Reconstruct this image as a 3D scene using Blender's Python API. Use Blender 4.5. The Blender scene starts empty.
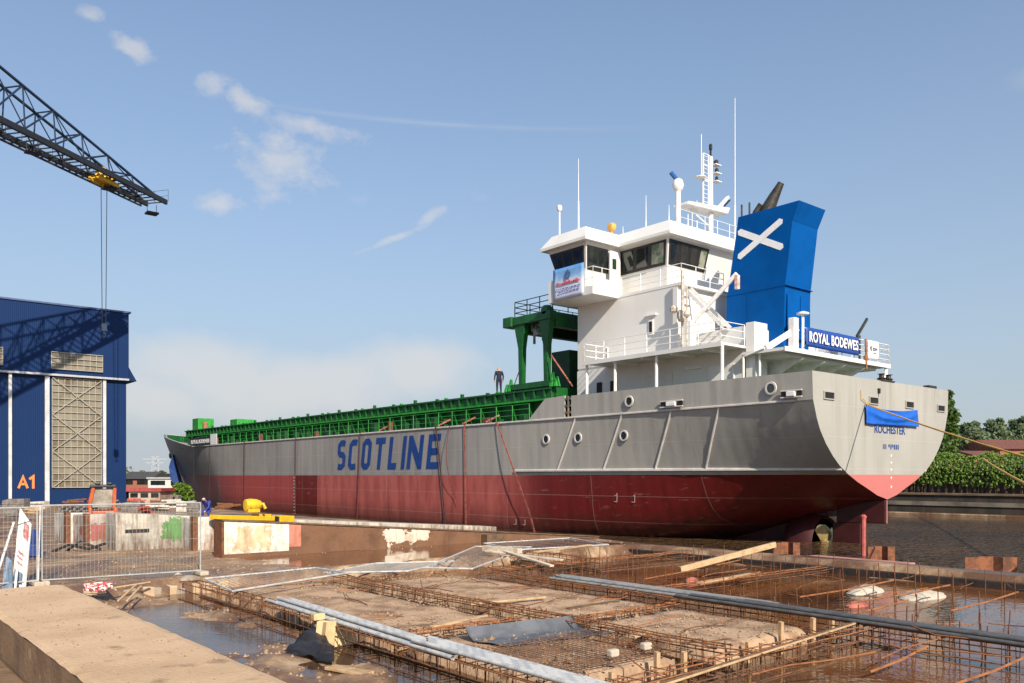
import bpy, bmesh, math, random
from mathutils import Vector, Matrix, noise as mnoise
random.seed(11)
R = math.radians
scene = bpy.context.scene
COL = scene.collection
# ------------------------------------------------------------------ camera
# World: X = across the slipway (towards the canal), Y = along the ship towards her bow, Z up, yard level = 0.
EYE, F = 2.7, 843.0
_tn = 702 / 843.0
CC = 1 / math.hypot(1, _tn); SS = _tn * CC
cam_d = bpy.data.cameras.new('camera')
cam_d.sensor_width = 36; cam_d.lens = F / 1024 * 36
cam_d.shift_y = 134.5 / 1024
cam_d.clip_start = 0.1; cam_d.clip_end = 4000
cam = bpy.data.objects.new('camera', cam_d); COL.objects.link(cam)
cam.location = (0, 0, EYE)
cam.rotation_euler = (R(90), 0, -math.atan2(SS, CC))
scene.camera = cam
# ------------------------------------------------------------------ sun, sky, exposure
SUN_EL, SUN_AZ = R(33), R(18)          # azimuth measured from -Y (astern) towards -X (port)
sun_dir = Vector((-math.sin(SUN_AZ) * math.cos(SUN_EL), -math.cos(SUN_AZ) * math.cos(SUN_EL), math.sin(SUN_EL)))
sl = bpy.data.lights.new('sun', 'SUN'); sl.energy = 5.0; sl.angle = R(0.5); sl.color = (1.0, 0.90, 0.76)
so = bpy.data.objects.new('sun', sl); COL.objects.link(so)
so.location = (-20, -40, 60); so.rotation_euler = sun_dir.to_track_quat('Z', 'Y').to_euler()
vs = scene.view_settings
vs.view_transform = 'Standard'; vs.look = 'None'; vs.gamma = 1; vs.exposure = 0.45
vs.use_curve_mapping = False

world = bpy.data.worlds.new('World'); scene.world = world; world.use_nodes = True
wn, wl_ = world.node_tree.nodes, world.node_tree.links
wn.clear()
def wnode(t, **k):
    n = wn.new(t)
    for a, b in k.items(): setattr(n, a, b)
    return n
def wm(op, a, b=None, c=None):
    n = wnode('ShaderNodeMath', operation=op)
    for i, v in enumerate((a, b, c)):
        if v is None: continue
        if isinstance(v, (int, float)): n.inputs[i].default_value = v
        else: wl_.new(v, n.inputs[i])
    return n.outputs[0]
w_out = wnode('ShaderNodeOutputWorld'); w_bg = wnode('ShaderNodeBackground')
sky = wnode('ShaderNodeTexSky', sky_type='NISHITA')
sky.sun_disc = False; sky.sun_elevation = SUN_EL; sky.sun_rotation = math.pi + SUN_AZ
sky.air_density = 1.0; sky.dust_density = 1.3; sky.ozone_density = 1.5; sky.altitude = 0
w_bg.inputs['Strength'].default_value = 0.13
tc = wnode('ShaderNodeTexCoord'); sx = wnode('ShaderNodeSeparateXYZ'); wl_.new(tc.outputs['Generated'], sx.inputs[0])
az = wm('ARCTAN2', sx.outputs[0], sx.outputs[1]); el = wm('ARCSINE', sx.outputs[2])
cx = wnode('ShaderNodeCombineXYZ'); wl_.new(wm('MULTIPLY', az, 1.0), cx.inputs[0]); wl_.new(wm('MULTIPLY', el, 1.5), cx.inputs[1])
def wnoise(scale, detail, rough, dist, off):
    mp = wnode('ShaderNodeMapping'); mp.inputs['Location'].default_value = off
    wl_.new(cx.outputs[0], mp.inputs[0])
    n = wnode('ShaderNodeTexNoise'); n.inputs['Scale'].default_value = scale; n.inputs['Detail'].default_value = detail
    n.inputs['Roughness'].default_value = rough; n.inputs['Distortion'].default_value = dist
    wl_.new(mp.outputs[0], n.inputs['Vector']); return n.outputs[0]
def sky_dir(px, py):
    a = math.atan((px - 512) / F)
    return math.atan2(SS, CC) + a, math.atan((476 - py) / F * math.cos(a))
def blob(px, py, ra, re, tilt=0.0):
    a0, e0 = sky_dir(px, py)
    da = wm('SUBTRACT', az, a0); de = wm('SUBTRACT', el, e0)
    de = wm('ADD', de, wm('MULTIPLY', da, tilt))
    q = wm('ADD', wm('POWER', wm('ABSOLUTE', wm('DIVIDE', da, ra)), 2), wm('POWER', wm('ABSOLUTE', wm('DIVIDE', de, re)), 2))
    return wm('EXPONENT', wm('MULTIPLY', q, -1.0))
def combine(bl):
    m = bl[0]
    for b in bl[1:]: m = wm('MAXIMUM', m, b)
    return m
wisp_mask = combine([blob(214, 84, .022, .018), blob(248, 104, .040, .020, .45), blob(310, 128, .070, .014, .15), blob(282, 162, .060, .045), blob(215, 203, .030, .016),
                     blob(132, 48, .026, .013, .3), blob(92, 12, .02, .01), blob(432, 216, .022, .010, -.5), blob(395, 238, .05, .006, -.4)])
n1 = wnoise(24, 9, .62, .15, (3.4, 1.2, 0))
wisp = wm('MULTIPLY', wm('SMOOTH_MIN', wm('MAXIMUM', wm('MULTIPLY', wm('SUBTRACT', wm('ADD', n1, wm('MULTIPLY', wisp_mask, .5)), .74), 3.2), 0.0), 1.0, .25), .55)
trail = wm('MULTIPLY', wm('MULTIPLY', blob(440, 124, .19, .0022, .03), wnoise(20, 4, .5, 0, (1, 0, 0))), .30)
low_mask = combine([blob(215, 375, .11, .050), blob(420, 372, .075, .042), blob(320, 385, .15, .045), blob(100, 395, .2, .04), blob(640, 420, .25, .04)])
n2 = wnoise(7, 7, .5, .1, (0.4, 0.9, 0))
lowc = wm('MULTIPLY', wm('SMOOTH_MIN', wm('MAXIMUM', wm('MULTIPLY', wm('SUBTRACT', wm('ADD', n2, wm('MULTIPLY', low_mask, .62)), .68), 2.8), 0.0), 1.0, .4), .62)
cfac = wm('MINIMUM', wm('ADD', wm('ADD', wisp, trail), lowc), 0.85)
cmix = wnode('ShaderNodeMixRGB'); wl_.new(cfac, cmix.inputs[0])
# paler band low over the horizon
hz0 = wnode('ShaderNodeMixRGB'); hz0.inputs[2].default_value = (3.05, 3.2, 3.3, 1)
wl_.new(wm('MULTIPLY', wm('EXPONENT', wm('MULTIPLY', wm('MAXIMUM', el, 0.0), -9.0)), .75), hz0.inputs[0])
# thin haze that whitens and evens the sky towards the horizon
hz = wnode('ShaderNodeMixRGB'); hz.inputs[2].default_value = (2.45, 3.02, 3.55, 1)
wl_.new(wm('MULTIPLY', wm('EXPONENT', wm('MULTIPLY', wm('MAXIMUM', el, 0.0), -2.5)), .95), hz.inputs[0])
dk = wnode('ShaderNodeVectorMath', operation='MULTIPLY'); wl_.new(sky.outputs[0], dk.inputs[0])
dk.inputs[1].default_value = (.72, .83, .95)
wl_.new(dk.outputs[0], hz.inputs[1])
wl_.new(hz.outputs[0], hz0.inputs[1]); wl_.new(hz0.outputs[0], cmix.inputs[1]); cmix.inputs[2].default_value = (4.3, 4.15, 4.05, 1)
wl_.new(cmix.outputs[0], w_bg.inputs['Color']); wl_.new(w_bg.outputs[0], w_out.inputs[0])

# ------------------------------------------------------------------ rays through the calibrated view, used to measure the place
def ray(px, py):
    a = (px - 512) / F
    return Vector((SS + CC * a, CC - SS * a, -(py - 476) / F))
E0 = Vector((0, 0, EYE))
def G(px, py, z=0.0): d = ray(px, py); return E0 + d * ((z - EYE) / d.z)
def PX(px, py, x): d = ray(px, py); return E0 + d * (x / d.x)
def PY(px, py, y): d = ray(px, py); return E0 + d * (y / d.y)
def AT(px, py, Z): d = ray(px, py); return E0 + d * Z

# ------------------------------------------------------------------ materials
MATS = {}
def M(name, col, rough=.5, metal=0.0, col2=None, vs_=3.0, mix=(.4, .65), bump=0.0, bs=25.0, stretch=(1, 1, 1), spec=.5, col3=None, vs3=12.0, mix3=(.6, .72), coat=0.0):
    if name in MATS: return MATS[name]
    m = bpy.data.materials.new(name); m.use_nodes = True; MATS[name] = m
    nt = m.node_tree; N, L = nt.nodes, nt.links
    b = N['Principled BSDF']
    b.inputs['Roughness'].default_value = rough; b.inputs['Metallic'].default_value = metal
    b.inputs['Specular IOR Level'].default_value = spec
    b.inputs['Coat Weight'].default_value = coat
    b.inputs['Base Color'].default_value = (*col, 1)
    t = N.new('ShaderNodeTexCoord'); mp = N.new('ShaderNodeMapping'); mp.inputs['Scale'].default_value = stretch
    L.new(t.outputs['Object'], mp.inputs[0])
    def nz(s, d=6):
        n = N.new('ShaderNodeTexNoise'); n.inputs['Scale'].default_value = s; n.inputs['Detail'].default_value = d
        n.inputs['Roughness'].default_value = .62
        L.new(mp.outputs[0], n.inputs['Vector']); return n.outputs[0]
    def mr(src, lo, hi):
        r = N.new('ShaderNodeMapRange'); r.inputs[1].default_value = lo; r.inputs[2].default_value = hi; r.interpolation_type = 'SMOOTHSTEP'
        L.new(src, r.inputs[0]); return r.outputs[0]
    last = None
    if col2:
        mx = N.new('ShaderNodeMixRGB'); mx.inputs[1].default_value = (*col, 1); mx.inputs[2].default_value = (*col2, 1)
        L.new(mr(nz(vs_), *mix), mx.inputs[0]); last = mx.outputs[0]
    if col3:
        mx = N.new('ShaderNodeMixRGB'); mx.inputs[2].default_value = (*col3, 1)
        if last: L.new(last, mx.inputs[1])
        else: mx.inputs[1].default_value = (*col, 1)
        L.new(mr(nz(vs3, 9), *mix3), mx.inputs[0]); last = mx.outputs[0]
    if last: L.new(last, b.inputs['Base Color'])
    if bump:
        bp = N.new('ShaderNodeBump'); bp.inputs['Strength'].default_value = bump; bp.inputs['Distance'].default_value = .03
        L.new(nz(bs, 8), bp.inputs['Height']); L.new(bp.outputs[0], b.inputs['Normal'])
    return m
def nodes_of(m):
    return m.node_tree.nodes, m.node_tree.links, m.node_tree.nodes['Principled BSDF']

white = M('white_paint', (.70, .685, .65), .38, col2=(.64, .62, .575), vs_=.7, mix=(.45, .75), bump=.06, bs=6, col3=(.52, .40, .26), vs3=2.3, mix3=(.70, .80), stretch=(1, 1, .35))
white2 = M('white_steel_fittings', (.80, .78, .75), .4, col2=(.70, .68, .64), vs_=3)
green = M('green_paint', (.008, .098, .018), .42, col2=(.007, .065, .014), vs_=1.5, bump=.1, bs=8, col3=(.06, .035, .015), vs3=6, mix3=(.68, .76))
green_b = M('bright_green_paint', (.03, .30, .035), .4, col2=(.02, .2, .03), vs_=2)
green_d = M('dark_green_paint', (.006, .06, .014), .5, col2=(.004, .04, .01), vs_=2)
fun_blue = M('funnel_blue', (.0008, .078, .30), .5, col2=(.0007, .066, .255), vs_=.8, bump=.06, bs=3, spec=.06)
glass = M('dark_window_glass', (.012, .016, .018), .04, spec=.9, col2=(.03, .035, .03), vs_=1.2)
black = M('black_rubber', (.012, .012, .013), .5, col2=(.02, .02, .02))
dark = M('dark_recess', (.008, .008, .009), .7, col2=(.012, .011, .01))
rust = M('rusty_steel', (.19, .07, .025), .85, col2=(.10, .040, .018), vs_=6, bump=.3, bs=40)
rust_d = M('dark_rust', (.085, .040, .020), .85, col2=(.22, .085, .03), vs_=3.5, mix=(.48, .62), bump=.3, bs=40)
rust_l = M('orange_rust', (.30, .115, .04), .85, col2=(.17, .065, .025), vs_=5, bump=.3, bs=30)
galv = M('galvanised_steel', (.56, .55, .52), .45, .05, col2=(.36, .37, .38), vs_=5, bump=.08, bs=30)
galv_d = M('weathered_steel_tube', (.125, .125, .125), .5, .25, col2=(.085, .085, .085), vs_=4)
wood = M('raw_timber', (.50, .34, .19), .75, col2=(.38, .24, .12), vs_=4, stretch=(1, 1, 1), bump=.25, bs=30, col3=(.22, .13, .07), vs3=7)
wood_d = M('wet_timber', (.15, .085, .045), .6, col2=(.08, .05, .03), vs_=5, bump=.3, bs=30)
ply = M('shuttering_board', (.60, .45, .24), .6, col2=(.48, .33, .16), vs_=4, bump=.1)
yellow = M('yellow_paint', (.72, .43, .012), .45, col2=(.6, .34, .02), vs_=4, col3=(.25, .14, .03), vs3=8, mix3=(.62, .7))
orange = M('orange_red_paint', (.55, .10, .025), .5, col2=(.40, .07, .02), vs_=4)
navy = M('navy_cloth', (.010, .014, .035), .85, col2=(.006, .008, .02), vs_=8)
skin = M('skin', (.50, .27, .18), .6, col2=(.42, .21, .14), vs_=8)
hair = M('grey_hair', (.36, .33, .30), .9, col2=(.15, .14, .13))
blue_cloth = M('blue_tarpaulin', (.008, .11, .52), .45, col2=(.006, .09, .44), vs_=3, bump=.15, bs=9)
banner_blue = M('banner_blue', (.015, .06, .28), .5, col2=(.012, .05, .24))
banner_white = M('banner_white', (.78, .78, .78), .55, col2=(.70, .71, .73))
letter_white = M('letter_white', (.80, .80, .80), .5, col2=(.75, .75, .75))
letter_blue = M('letter_blue', (.004, .044, .20), .45, col2=(.006, .05, .22), vs_=2)
letter_red = M('letter_red', (.62, .03, .05), .5, col2=(.55, .03, .05))
letter_orange = M('letter_orange', (.85, .22, .04), .5, col2=(.75, .2, .04))
red_paint = M('oxide_red_paint', (.22, .018, .020), .4, col2=(.17, .014, .016), vs_=2)
pinkish = M('worn_red_strap', (.42, .13, .09), .7, col2=(.22, .06, .045), vs_=4)
rope_y = M('yellow_rope', (.70, .43, .10), .8, col2=(.55, .30, .06), vs_=20, bump=.4, bs=60)
bronze = M('bronze', (.60, .47, .22), .35, .6, col2=(.5, .4, .2))
concrete = M('concrete_light', (.46, .39, .30), .85, col2=(.33, .26, .19), vs_=1.1, mix=(.4, .7), bump=.35, bs=22, col3=(.62, .55, .45), vs3=2.5, mix3=(.58, .66))
sandc = M('dusty_concrete', (.60, .41, .25), .92, col2=(.49, .325, .19), vs_=.9, mix=(.35, .7), bump=.8, bs=26, col3=(.27, .17, .095), vs3=2.6, mix3=(.57, .72))
stack_metal = M('sooty_steel', (.10, .09, .075), .45, .7, col2=(.06, .05, .045), vs_=3)
fence_white = M('white_sign_board', (.72, .71, .69), .5, col2=(.55, .54, .52), vs_=4)
membrane = M('grey_membrane', (.085, .09, .10), .45, col2=(.12, .125, .14), vs_=3, bump=.3, bs=8)
blackfoil = M('black_foil', (.014, .012, .012), .48, col2=(.028, .022, .02), vs_=4, bump=.6, bs=9)
sack = M('white_sack', (.44, .37, .29), .8, col2=(.5, .43, .34), vs_=5, bump=.5, bs=14)
brickm = M('red_brick', (.30, .115, .07), .85, col2=(.22, .08, .05), vs_=6)
roof_red = M('red_roof_tile', (.19, .065, .04), .85, col2=(.10, .04, .03), vs_=4, bump=.4, bs=8)
roof_dk = M('dark_roof_tile', (.06, .055, .055), .8, col2=(.045, .04, .04), vs_=4)
crane_blue = M('crane_blue', (.012, .028, .062), .5, col2=(.009, .02, .045), vs_=2)
crane_dk = M('crane_dark', (.010, .012, .017), .6, col2=(.016, .017, .02))

def leaf_mat(name, c1, c2, c3):
    m = bpy.data.materials.new(name); m.use_nodes = True; N, L, b = nodes_of(m)
    g = N.new('ShaderNodeNewGeometry'); rp = N.new('ShaderNodeValToRGB')
    rp.color_ramp.elements[0].color = (*c1, 1); rp.color_ramp.elements[1].color = (*c3, 1)
    e = rp.color_ramp.elements.new(.5); e.color = (*c2, 1)
    L.new(g.outputs['Random Per Island'], rp.inputs[0]); L.new(rp.outputs[0], b.inputs['Base Color'])
    b.inputs['Roughness'].default_value = .6
    tr = N.new('ShaderNodeBsdfTranslucent'); L.new(rp.outputs[0], tr.inputs[0])
    mx = N.new('ShaderNodeMixShader'); mx.inputs[0].default_value = .38
    L.new(b.outputs[0], mx.inputs[1]); L.new(tr.outputs[0], mx.inputs[2]); L.new(mx.outputs[0], N['Material Output'].inputs[0])
    return m
leaf_a = leaf_mat('poplar_leaves', (.045, .10, .018), (.08, .15, .03), (.13, .21, .045))
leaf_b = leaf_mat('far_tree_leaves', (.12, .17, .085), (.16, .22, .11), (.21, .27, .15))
leaf_c = leaf_mat('ivy_leaves', (.07, .14, .012), (.13, .23, .022), (.20, .30, .035))
wire_m = M('fence_wire', (.30, .30, .29), .5, .3, col2=(.28, .27, .25), vs_=4)
bark = M('bark', (.09, .065, .045), .9, col2=(.06, .045, .03), vs_=5, bump=.4)

# ------------------------------------------------------------------ mesh helpers
class MB:
    def __init__(s): s.v = []; s.f = []
    def poly(s, pts):
        i = len(s.v); s.v += [Vector(p) for p in pts]; s.f.append(tuple(range(i, i + len(pts))))
    def prism(s, pts, vec):
        i = len(s.v); n = len(pts); vec = Vector(vec)
        s.v += [Vector(p) for p in pts] + [Vector(p) + vec for p in pts]
        s.f.append(tuple(range(i, i + n))); s.f.append(tuple(range(i + 2 * n - 1, i + n - 1, -1)))
        for k in range(n): s.f.append((i + k, i + (k + 1) % n, i + n + (k + 1) % n, i + n + k))
    def box(s, x0, x1, y0, y1, z0, z1):
        s.prism([(x0, y0, z0), (x1, y0, z0), (x1, y1, z0), (x0, y1, z0)], (0, 0, z1 - z0))
    def hexa(s, b, t):
        i = len(s.v); n = len(b); s.v += [Vector(p) for p in b] + [Vector(p) for p in t]
        s.f.append(tuple(range(i, i + n))); s.f.append(tuple(range(i + 2 * n - 1, i + n - 1, -1)))
        for k in range(n): s.f.append((i + k, i + (k + 1) % n, i + n + (k + 1) % n, i + n + k))
    def beam(s, p, q, w, h, up=(0, 0, 1)):
        p, q = Vector(p), Vector(q); d = (q - p).normalized(); u = Vector(up)
        if abs(d.dot(u)) > .95: u = Vector((0, 1, 0))
        r = d.cross(u).normalized(); u = r.cross(d).normalized()
        s.prism([p - r * w / 2 - u * h / 2, p + r * w / 2 - u * h / 2, p + r * w / 2 + u * h / 2, p - r * w / 2 + u * h / 2], q - p)
    def tube(s, pts, r, n=6, r2=None):
        pts = [Vector(p) for p in pts]; i0 = len(s.v); m = len(pts); tot = pts[-1] - pts[0]; fix_u = None
        if tot.length > .05:
            c_ = [abs(tot.x), abs(tot.y), abs(tot.z)]; fix_u = Vector((0, 0, 0)); fix_u[c_.index(min(c_))] = 1
        for k, p in enumerate(pts):
            d = (pts[min(k + 1, m - 1)] - pts[max(k - 1, 0)]).normalized()
            u = Vector((0, 0, 1)) if abs(d.z) < .9 else Vector((1, 0, 0))
            if fix_u is not None and abs(d.dot(fix_u)) < .93: u = fix_u
            a = d.cross(u).normalized(); b = a.cross(d).normalized()
            rr = r if r2 is None else r + (r2 - r) * k / (m - 1)
            for j in range(n):
                t = 2 * math.pi * (j + .5) / n
                s.v.append(p + a * rr * math.cos(t) + b * rr * math.sin(t))
        for k in range(m - 1):
            for j in range(n):
                a = i0 + k * n + j; b = i0 + k * n + (j + 1) % n
                s.f.append((a, b, b + n, a + n))
        s.f.append(tuple(range(i0 + n - 1, i0 - 1, -1))); s.f.append(tuple(range(i0 + (m - 1) * n, i0 + m * n)))
    def bar(s, p, q, r, n=6, r2=None): s.tube([p, q], r, n, r2)
    def lathe(s, prof, c, n=14, axis='z'):
        i0 = len(s.v); c = Vector(c); m = len(prof)
        for r, h in prof:
            for j in range(n):
                t = 2 * math.pi * j / n; a, b = r * math.cos(t), r * math.sin(t)
                s.v.append(c + (Vector((a, b, h)) if axis == 'z' else Vector((a, h, b)) if axis == 'y' else Vector((h, a, b))))
        for k in range(m - 1):
            for j in range(n):
                a = i0 + k * n + j; b = i0 + k * n + (j + 1) % n
                s.f.append((a, b, b + n, a + n))
        s.f.append(tuple(range(i0 + n - 1, i0 - 1, -1))); s.f.append(tuple(range(i0 + (m - 1) * n, i0 + m * n)))
    def grid(s, rows):
        i0 = len(s.v); n = len(rows[0])
        for r in rows: s.v += [Vector(p) for p in r]
        for k in range(len(rows) - 1):
            for j in range(n - 1):
                a = i0 + k * n + j; s.f.append((a, a + 1, a + n + 1, a + n))
    def build(s, name, mat, parent=None, smooth=False, bevel=0.0, loc=None, fix=True):
        base = Vector((0, 0, 0)); p = parent
        while p is not None: base += Vector(p.location); p = p.parent
        if parent is None:
            if loc is None:
                xs = [v.x for v in s.v]; ys = [v.y for v in s.v]; zs = [v.z for v in s.v]
                loc = Vector(((min(xs) + max(xs)) / 2, (min(ys) + max(ys)) / 2, min(zs)))
            base = Vector(loc)
        me = bpy.data.meshes.new(name); me.from_pydata([v - base for v in s.v], [], s.f)
        if fix:
            bm = bmesh.new(); bm.from_mesh(me); bmesh.ops.recalc_face_normals(bm, faces=bm.faces); bm.to_mesh(me); bm.free()
        if smooth:
            me.shade_smooth(); me.set_sharp_from_angle(angle=R(40))
        mats = mat if isinstance(mat, (list, tuple)) else [mat]
        for m in mats: me.materials.append(m)
        o = bpy.data.objects.new(name, me); COL.objects.link(o)
        if parent is None: o.location = base
        else: o.parent = parent
        if bevel:
            bv = o.modifiers.new('bevel', 'BEVEL'); bv.width = bevel; bv.segments = 2; bv.limit_method = 'ANGLE'
        return o
def tag(o, label=None, cat=None, group=None, kind=None):
    if label: o['label'] = label
    if cat: o['category'] = cat
    if group: o['group'] = group
    if kind: o['kind'] = kind
    return o
def empty(name, loc, label, cat, group=None):
    o = bpy.data.objects.new(name, None); COL.objects.link(o); o.location = loc; o.empty_display_size = .3
    return tag(o, label, cat, group)
def copy_tree(o, loc=None, parent=None, label=None, rz=None):
    c = o.copy(); COL.objects.link(c)
    if parent is not None: c.parent = parent
    if loc is not None: c.location = loc
    if label: c['label'] = label
    if rz is not None: c.rotation_euler.z = rz
    for ch in list(o.children): copy_tree(ch, None, c)
    return c
def text_mesh(name, s, O, right, up, width, height, mat, parent=None, depth=.012, shear=0.0, bold=0.02, smooth=False, space=1.0):
    cu = bpy.data.curves.new('lettering_curve', 'FONT'); cu.body = s; cu.size = 1; cu.extrude = .5; cu.shear = shear; cu.offset = bold
    cu.resolution_u = 4; cu.space_character = space
    ob = bpy.data.objects.new('lettering_curve', cu); COL.objects.link(ob)
    bpy.context.view_layer.update()
    dg = bpy.context.evaluated_depsgraph_get(); me = bpy.data.meshes.new_from_object(ob.evaluated_get(dg))
    vs0 = [v.co.copy() for v in me.vertices]; fs = [tuple(p.vertices) for p in me.polygons]
    bpy.data.objects.remove(ob); bpy.data.meshes.remove(me); bpy.data.curves.remove(cu)
    x0 = min(v.x for v in vs0); x1 = max(v.x for v in vs0); y0 = min(v.y for v in vs0); y1 = max(v.y for v in vs0)
    right, up, O = Vector(right).normalized(), Vector(up).normalized(), Vector(O); nrm = right.cross(up)
    mb = MB()
    mb.v = [O + right * ((v.x - x0) / (x1 - x0) * width) + up * ((v.y - y0) / (y1 - y0) * height) + nrm * (v.z + .5) * depth for v in vs0]
    mb.f = fs
    return mb.build(name, mat, parent, fix=False)
def strokes(name, glyphs, frame, t, mat, parent=None, depth=.012, outline=None):
    """letters as mitred strips: glyphs = [(u0, width, [(closed, [(u, v) ...]) ...])], frame(u, v) -> (point, normal)"""
    mb = MB()
    for u0, w, lines in glyphs:
        for closed, pl in lines:
            p = [Vector((u0 + a * w, b_)) for a, b_ in pl]; n = len(p); L_, R_ = [], []
            for k in range(n):
                a = p[(k - 1) % n] if (closed or k) else None; c = p[(k + 1) % n] if (closed or k < n - 1) else None
                d1 = (p[k] - a).normalized() if a is not None else None; d2 = (c - p[k]).normalized() if c is not None else None
                d1 = d1 or d2; d2 = d2 or d1; n1 = Vector((-d1.y, d1.x)); n2_ = Vector((-d2.y, d2.x)); m_ = (n1 + n2_)
                m_ = m_ / max(.35, m_.dot(n1)); L_.append(p[k] + m_ * t / 2); R_.append(p[k] - m_ * t / 2)
            i0 = len(mb.v)
            for side in (1.0, 0.0):
                for q_ in L_ + R_: pt, nr = frame(q_.x, q_.y); mb.v.append(pt + nr * depth * side)
            N_ = 2 * n
            for k in range(n if closed else n - 1):
                k2 = (k + 1) % n
                mb.f += [(i0 + k, i0 + n + k, i0 + n + k2, i0 + k2), (i0 + N_ + k, i0 + N_ + k2, i0 + N_ + n + k2, i0 + N_ + n + k), (i0 + k, i0 + k2, i0 + N_ + k2, i0 + N_ + k), (i0 + n + k, i0 + N_ + n + k, i0 + N_ + n + k2, i0 + n + k2)]
            if not closed:
                for k in (0, n - 1): mb.f.append((i0 + k, i0 + N_ + k, i0 + N_ + n + k, i0 + n + k))
    if outline: pv = [frame(a, b_) for a, b_ in outline]; mb.prism([p_ for p_, _ in pv], pv[0][1] * depth)
    return mb.build(name, mat, parent)
def railing(name, pts, mat, parent, h=1.05, rails=3, sp=1.5, r=.022):
    mb = MB(); pts = [Vector(p) for p in pts]
    for a, b in zip(pts[:-1], pts[1:]):
        L = (b - a).length; n = max(1, round(L / sp))
        for k in range(n + 1):
            p = a + (b - a) * k / n; mb.bar(p, p + Vector((0, 0, h)), r * 1.15, 5)
        for j in range(rails):
            z = Vector((0, 0, h * (j + 1) / rails)); mb.bar(a + z, b + z, r, 5)
    return mb.build(name, mat, parent)
# ------------------------------------------------------------------ ground, water
CANAL_Z, PIT_Z, PUD_Z = -0.70, -0.38, -0.015
def fn(x, y, s, o=0.0): return mnoise.noise(Vector((x * s + o, y * s - o, o * 1.7)))
def fbm(x, y, s, o=0.0): return fn(x, y, s, o) + .5 * fn(x, y, s * 2.1, o + 3) + .25 * fn(x, y, s * 4.3, o + 7)
def sm(a, b, x):
    t = max(0.0, min(1.0, (x - a) / (b - a))); return t * t * (3 - 2 * t)
def ground_h(x, y):
    if 26.0 < x < 77.4: return -3.0
    if x >= 77.4: return 1.0 if x < 79.6 else 3.3
    yard = .012 * fbm(x, y, .8) + .03 * fbm(x, y, .25, 5)
    pud = sm(10.5, 14, x) * (1 - sm(24.3, 25.3, x)) * sm(22.9, 23.6, y) * (1 - sm(27.1, 27.3, y))
    yard += pud * (-.055 + .06 * fbm(x, y, .55, 9))
    yard += (sm(40, 60, y)) * .10 * fbm(x, y, .2, 4)
    edge_y = 22.75 + .25 * fn(x, 0, .9, 1) + .1 * fn(x, 3, 2.6, 1)
    inx = sm(2.7, 4.4 + .5 * fn(0, y, .6, 8) , x) * (1 - sm(24.7, 24.9, x))
    iny = 1 - sm(edge_y - .5, edge_y + .1, y)
    p = inx * iny
    mud = -.56 + .26 * fbm(x, y, .55, 12) + .07 * fbm(x, y, 2.3, 4)
    if x < 7.1: mud += .16 + .16 * math.exp(-((y - 13.2) / 2.0) ** 2 - ((x - 5.2) / 1.4) ** 2)
    else: mud -= .14
    return yard * (1 - p) + mud * p
def frange(a, b, st):
    o = []; n = round((b - a) / st)
    for i in range(n): o.append(a + (b - a) * i / n)
    return o
gx = [-900, -500, -250, -120, -70, -45, -30, -20, -12, -7, -4] + frange(-2, 25, .17) + [25, 25.5, 25.9, 26.1, 30, 40, 55, 70, 77.3, 77.5, 79.5, 79.7, 85, 100, 130, 180, 260, 500, 900]
gy = [-500, -200, -90, -50, -30, -20, -12, -7, -4] + frange(-2, 31, .2) + frange(31, 62, .8) + [62, 66, 70, 76, 82, 90, 100, 115, 135, 160, 200, 260, 400, 700, 1500]
mb = MB(); mb.grid([[(x, y, ground_h(x, y)) for x in gx] for y in gy])
gm = M('muddy_ground', (.30, .17, .085), .8); N, L, B = nodes_of(gm); N.clear()
def gnode(t, **k):
    n = N.new(t)
    for a, b_ in k.items(): setattr(n, a, b_)
    return n
out = gnode('ShaderNodeOutputMaterial'); B = gnode('ShaderNodeBsdfPrincipled'); L.new(B.outputs[0], out.inputs[0])
geo = gnode('ShaderNodeNewGeometry')
def gnoise(s, d=8, r=.6, off=(0, 0, 0), dist=0):
    mp = gnode('ShaderNodeMapping'); mp.inputs['Location'].default_value = off; L.new(geo.outputs['Position'], mp.inputs[0])
    n = gnode('ShaderNodeTexNoise'); n.inputs['Scale'].default_value = s; n.inputs['Detail'].default_value = d; n.inputs['Roughness'].default_value = r
    n.inputs['Distortion'].default_value = dist
    L.new(mp.outputs[0], n.inputs['Vector']); return n.outputs[0]
def gmap(src, a, b_, c=0., d=1.):
    r = gnode('ShaderNodeMapRange', interpolation_type='SMOOTHSTEP')
    for i, v in enumerate((a, b_, c, d)): r.inputs[i + 1].default_value = v
    L.new(src, r.inputs[0]); return r.outputs[0]
def gmix(f, a, b_):
    m = gnode('ShaderNodeMixRGB')
    L.new(f, m.inputs[0])
    for i, v in ((1, a), (2, b_)):
        if isinstance(v, tuple): m.inputs[i].default_value = (*v, 1)
        else: L.new(v, m.inputs[i])
    return m.outputs[0]
wet = gmap(gnoise(.45, 8, .6), .42, .60)
fine = gnoise(5, 10, .7, (4, 2, 0))
c = gmix(gmap(fine, .35, .7), (.20, .115, .062), (.34, .22, .13))
c = gmix(gmap(gnoise(1.3, 6, .6, (7, 7, 0)), .5, .68), c, (.42, .30, .19))
c = gmix(wet, c, (.13, .066, .034))
c = gmix(gmap(gnoise(18, 6, .7, (1, 9, 0)), .64, .72), c, (.40, .32, .24))
L.new(c, B.inputs['Base Color'])
L.new(gmap(wet, 0, 1, .88, .22), B.inputs['Roughness'])
bp = gnode('ShaderNodeBump'); bp.inputs['Strength'].default_value = .6; bp.inputs['Distance'].default_value = .05
L.new(gnoise(9, 10, .7), bp.inputs['Height']); L.new(bp.outputs[0], B.inputs['Normal'])
ground = mb.build('ground', gm, loc=(0, 0, 0), smooth=False, fix=False); tag(ground, kind='structure')
ground.data.shade_smooth()

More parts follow.
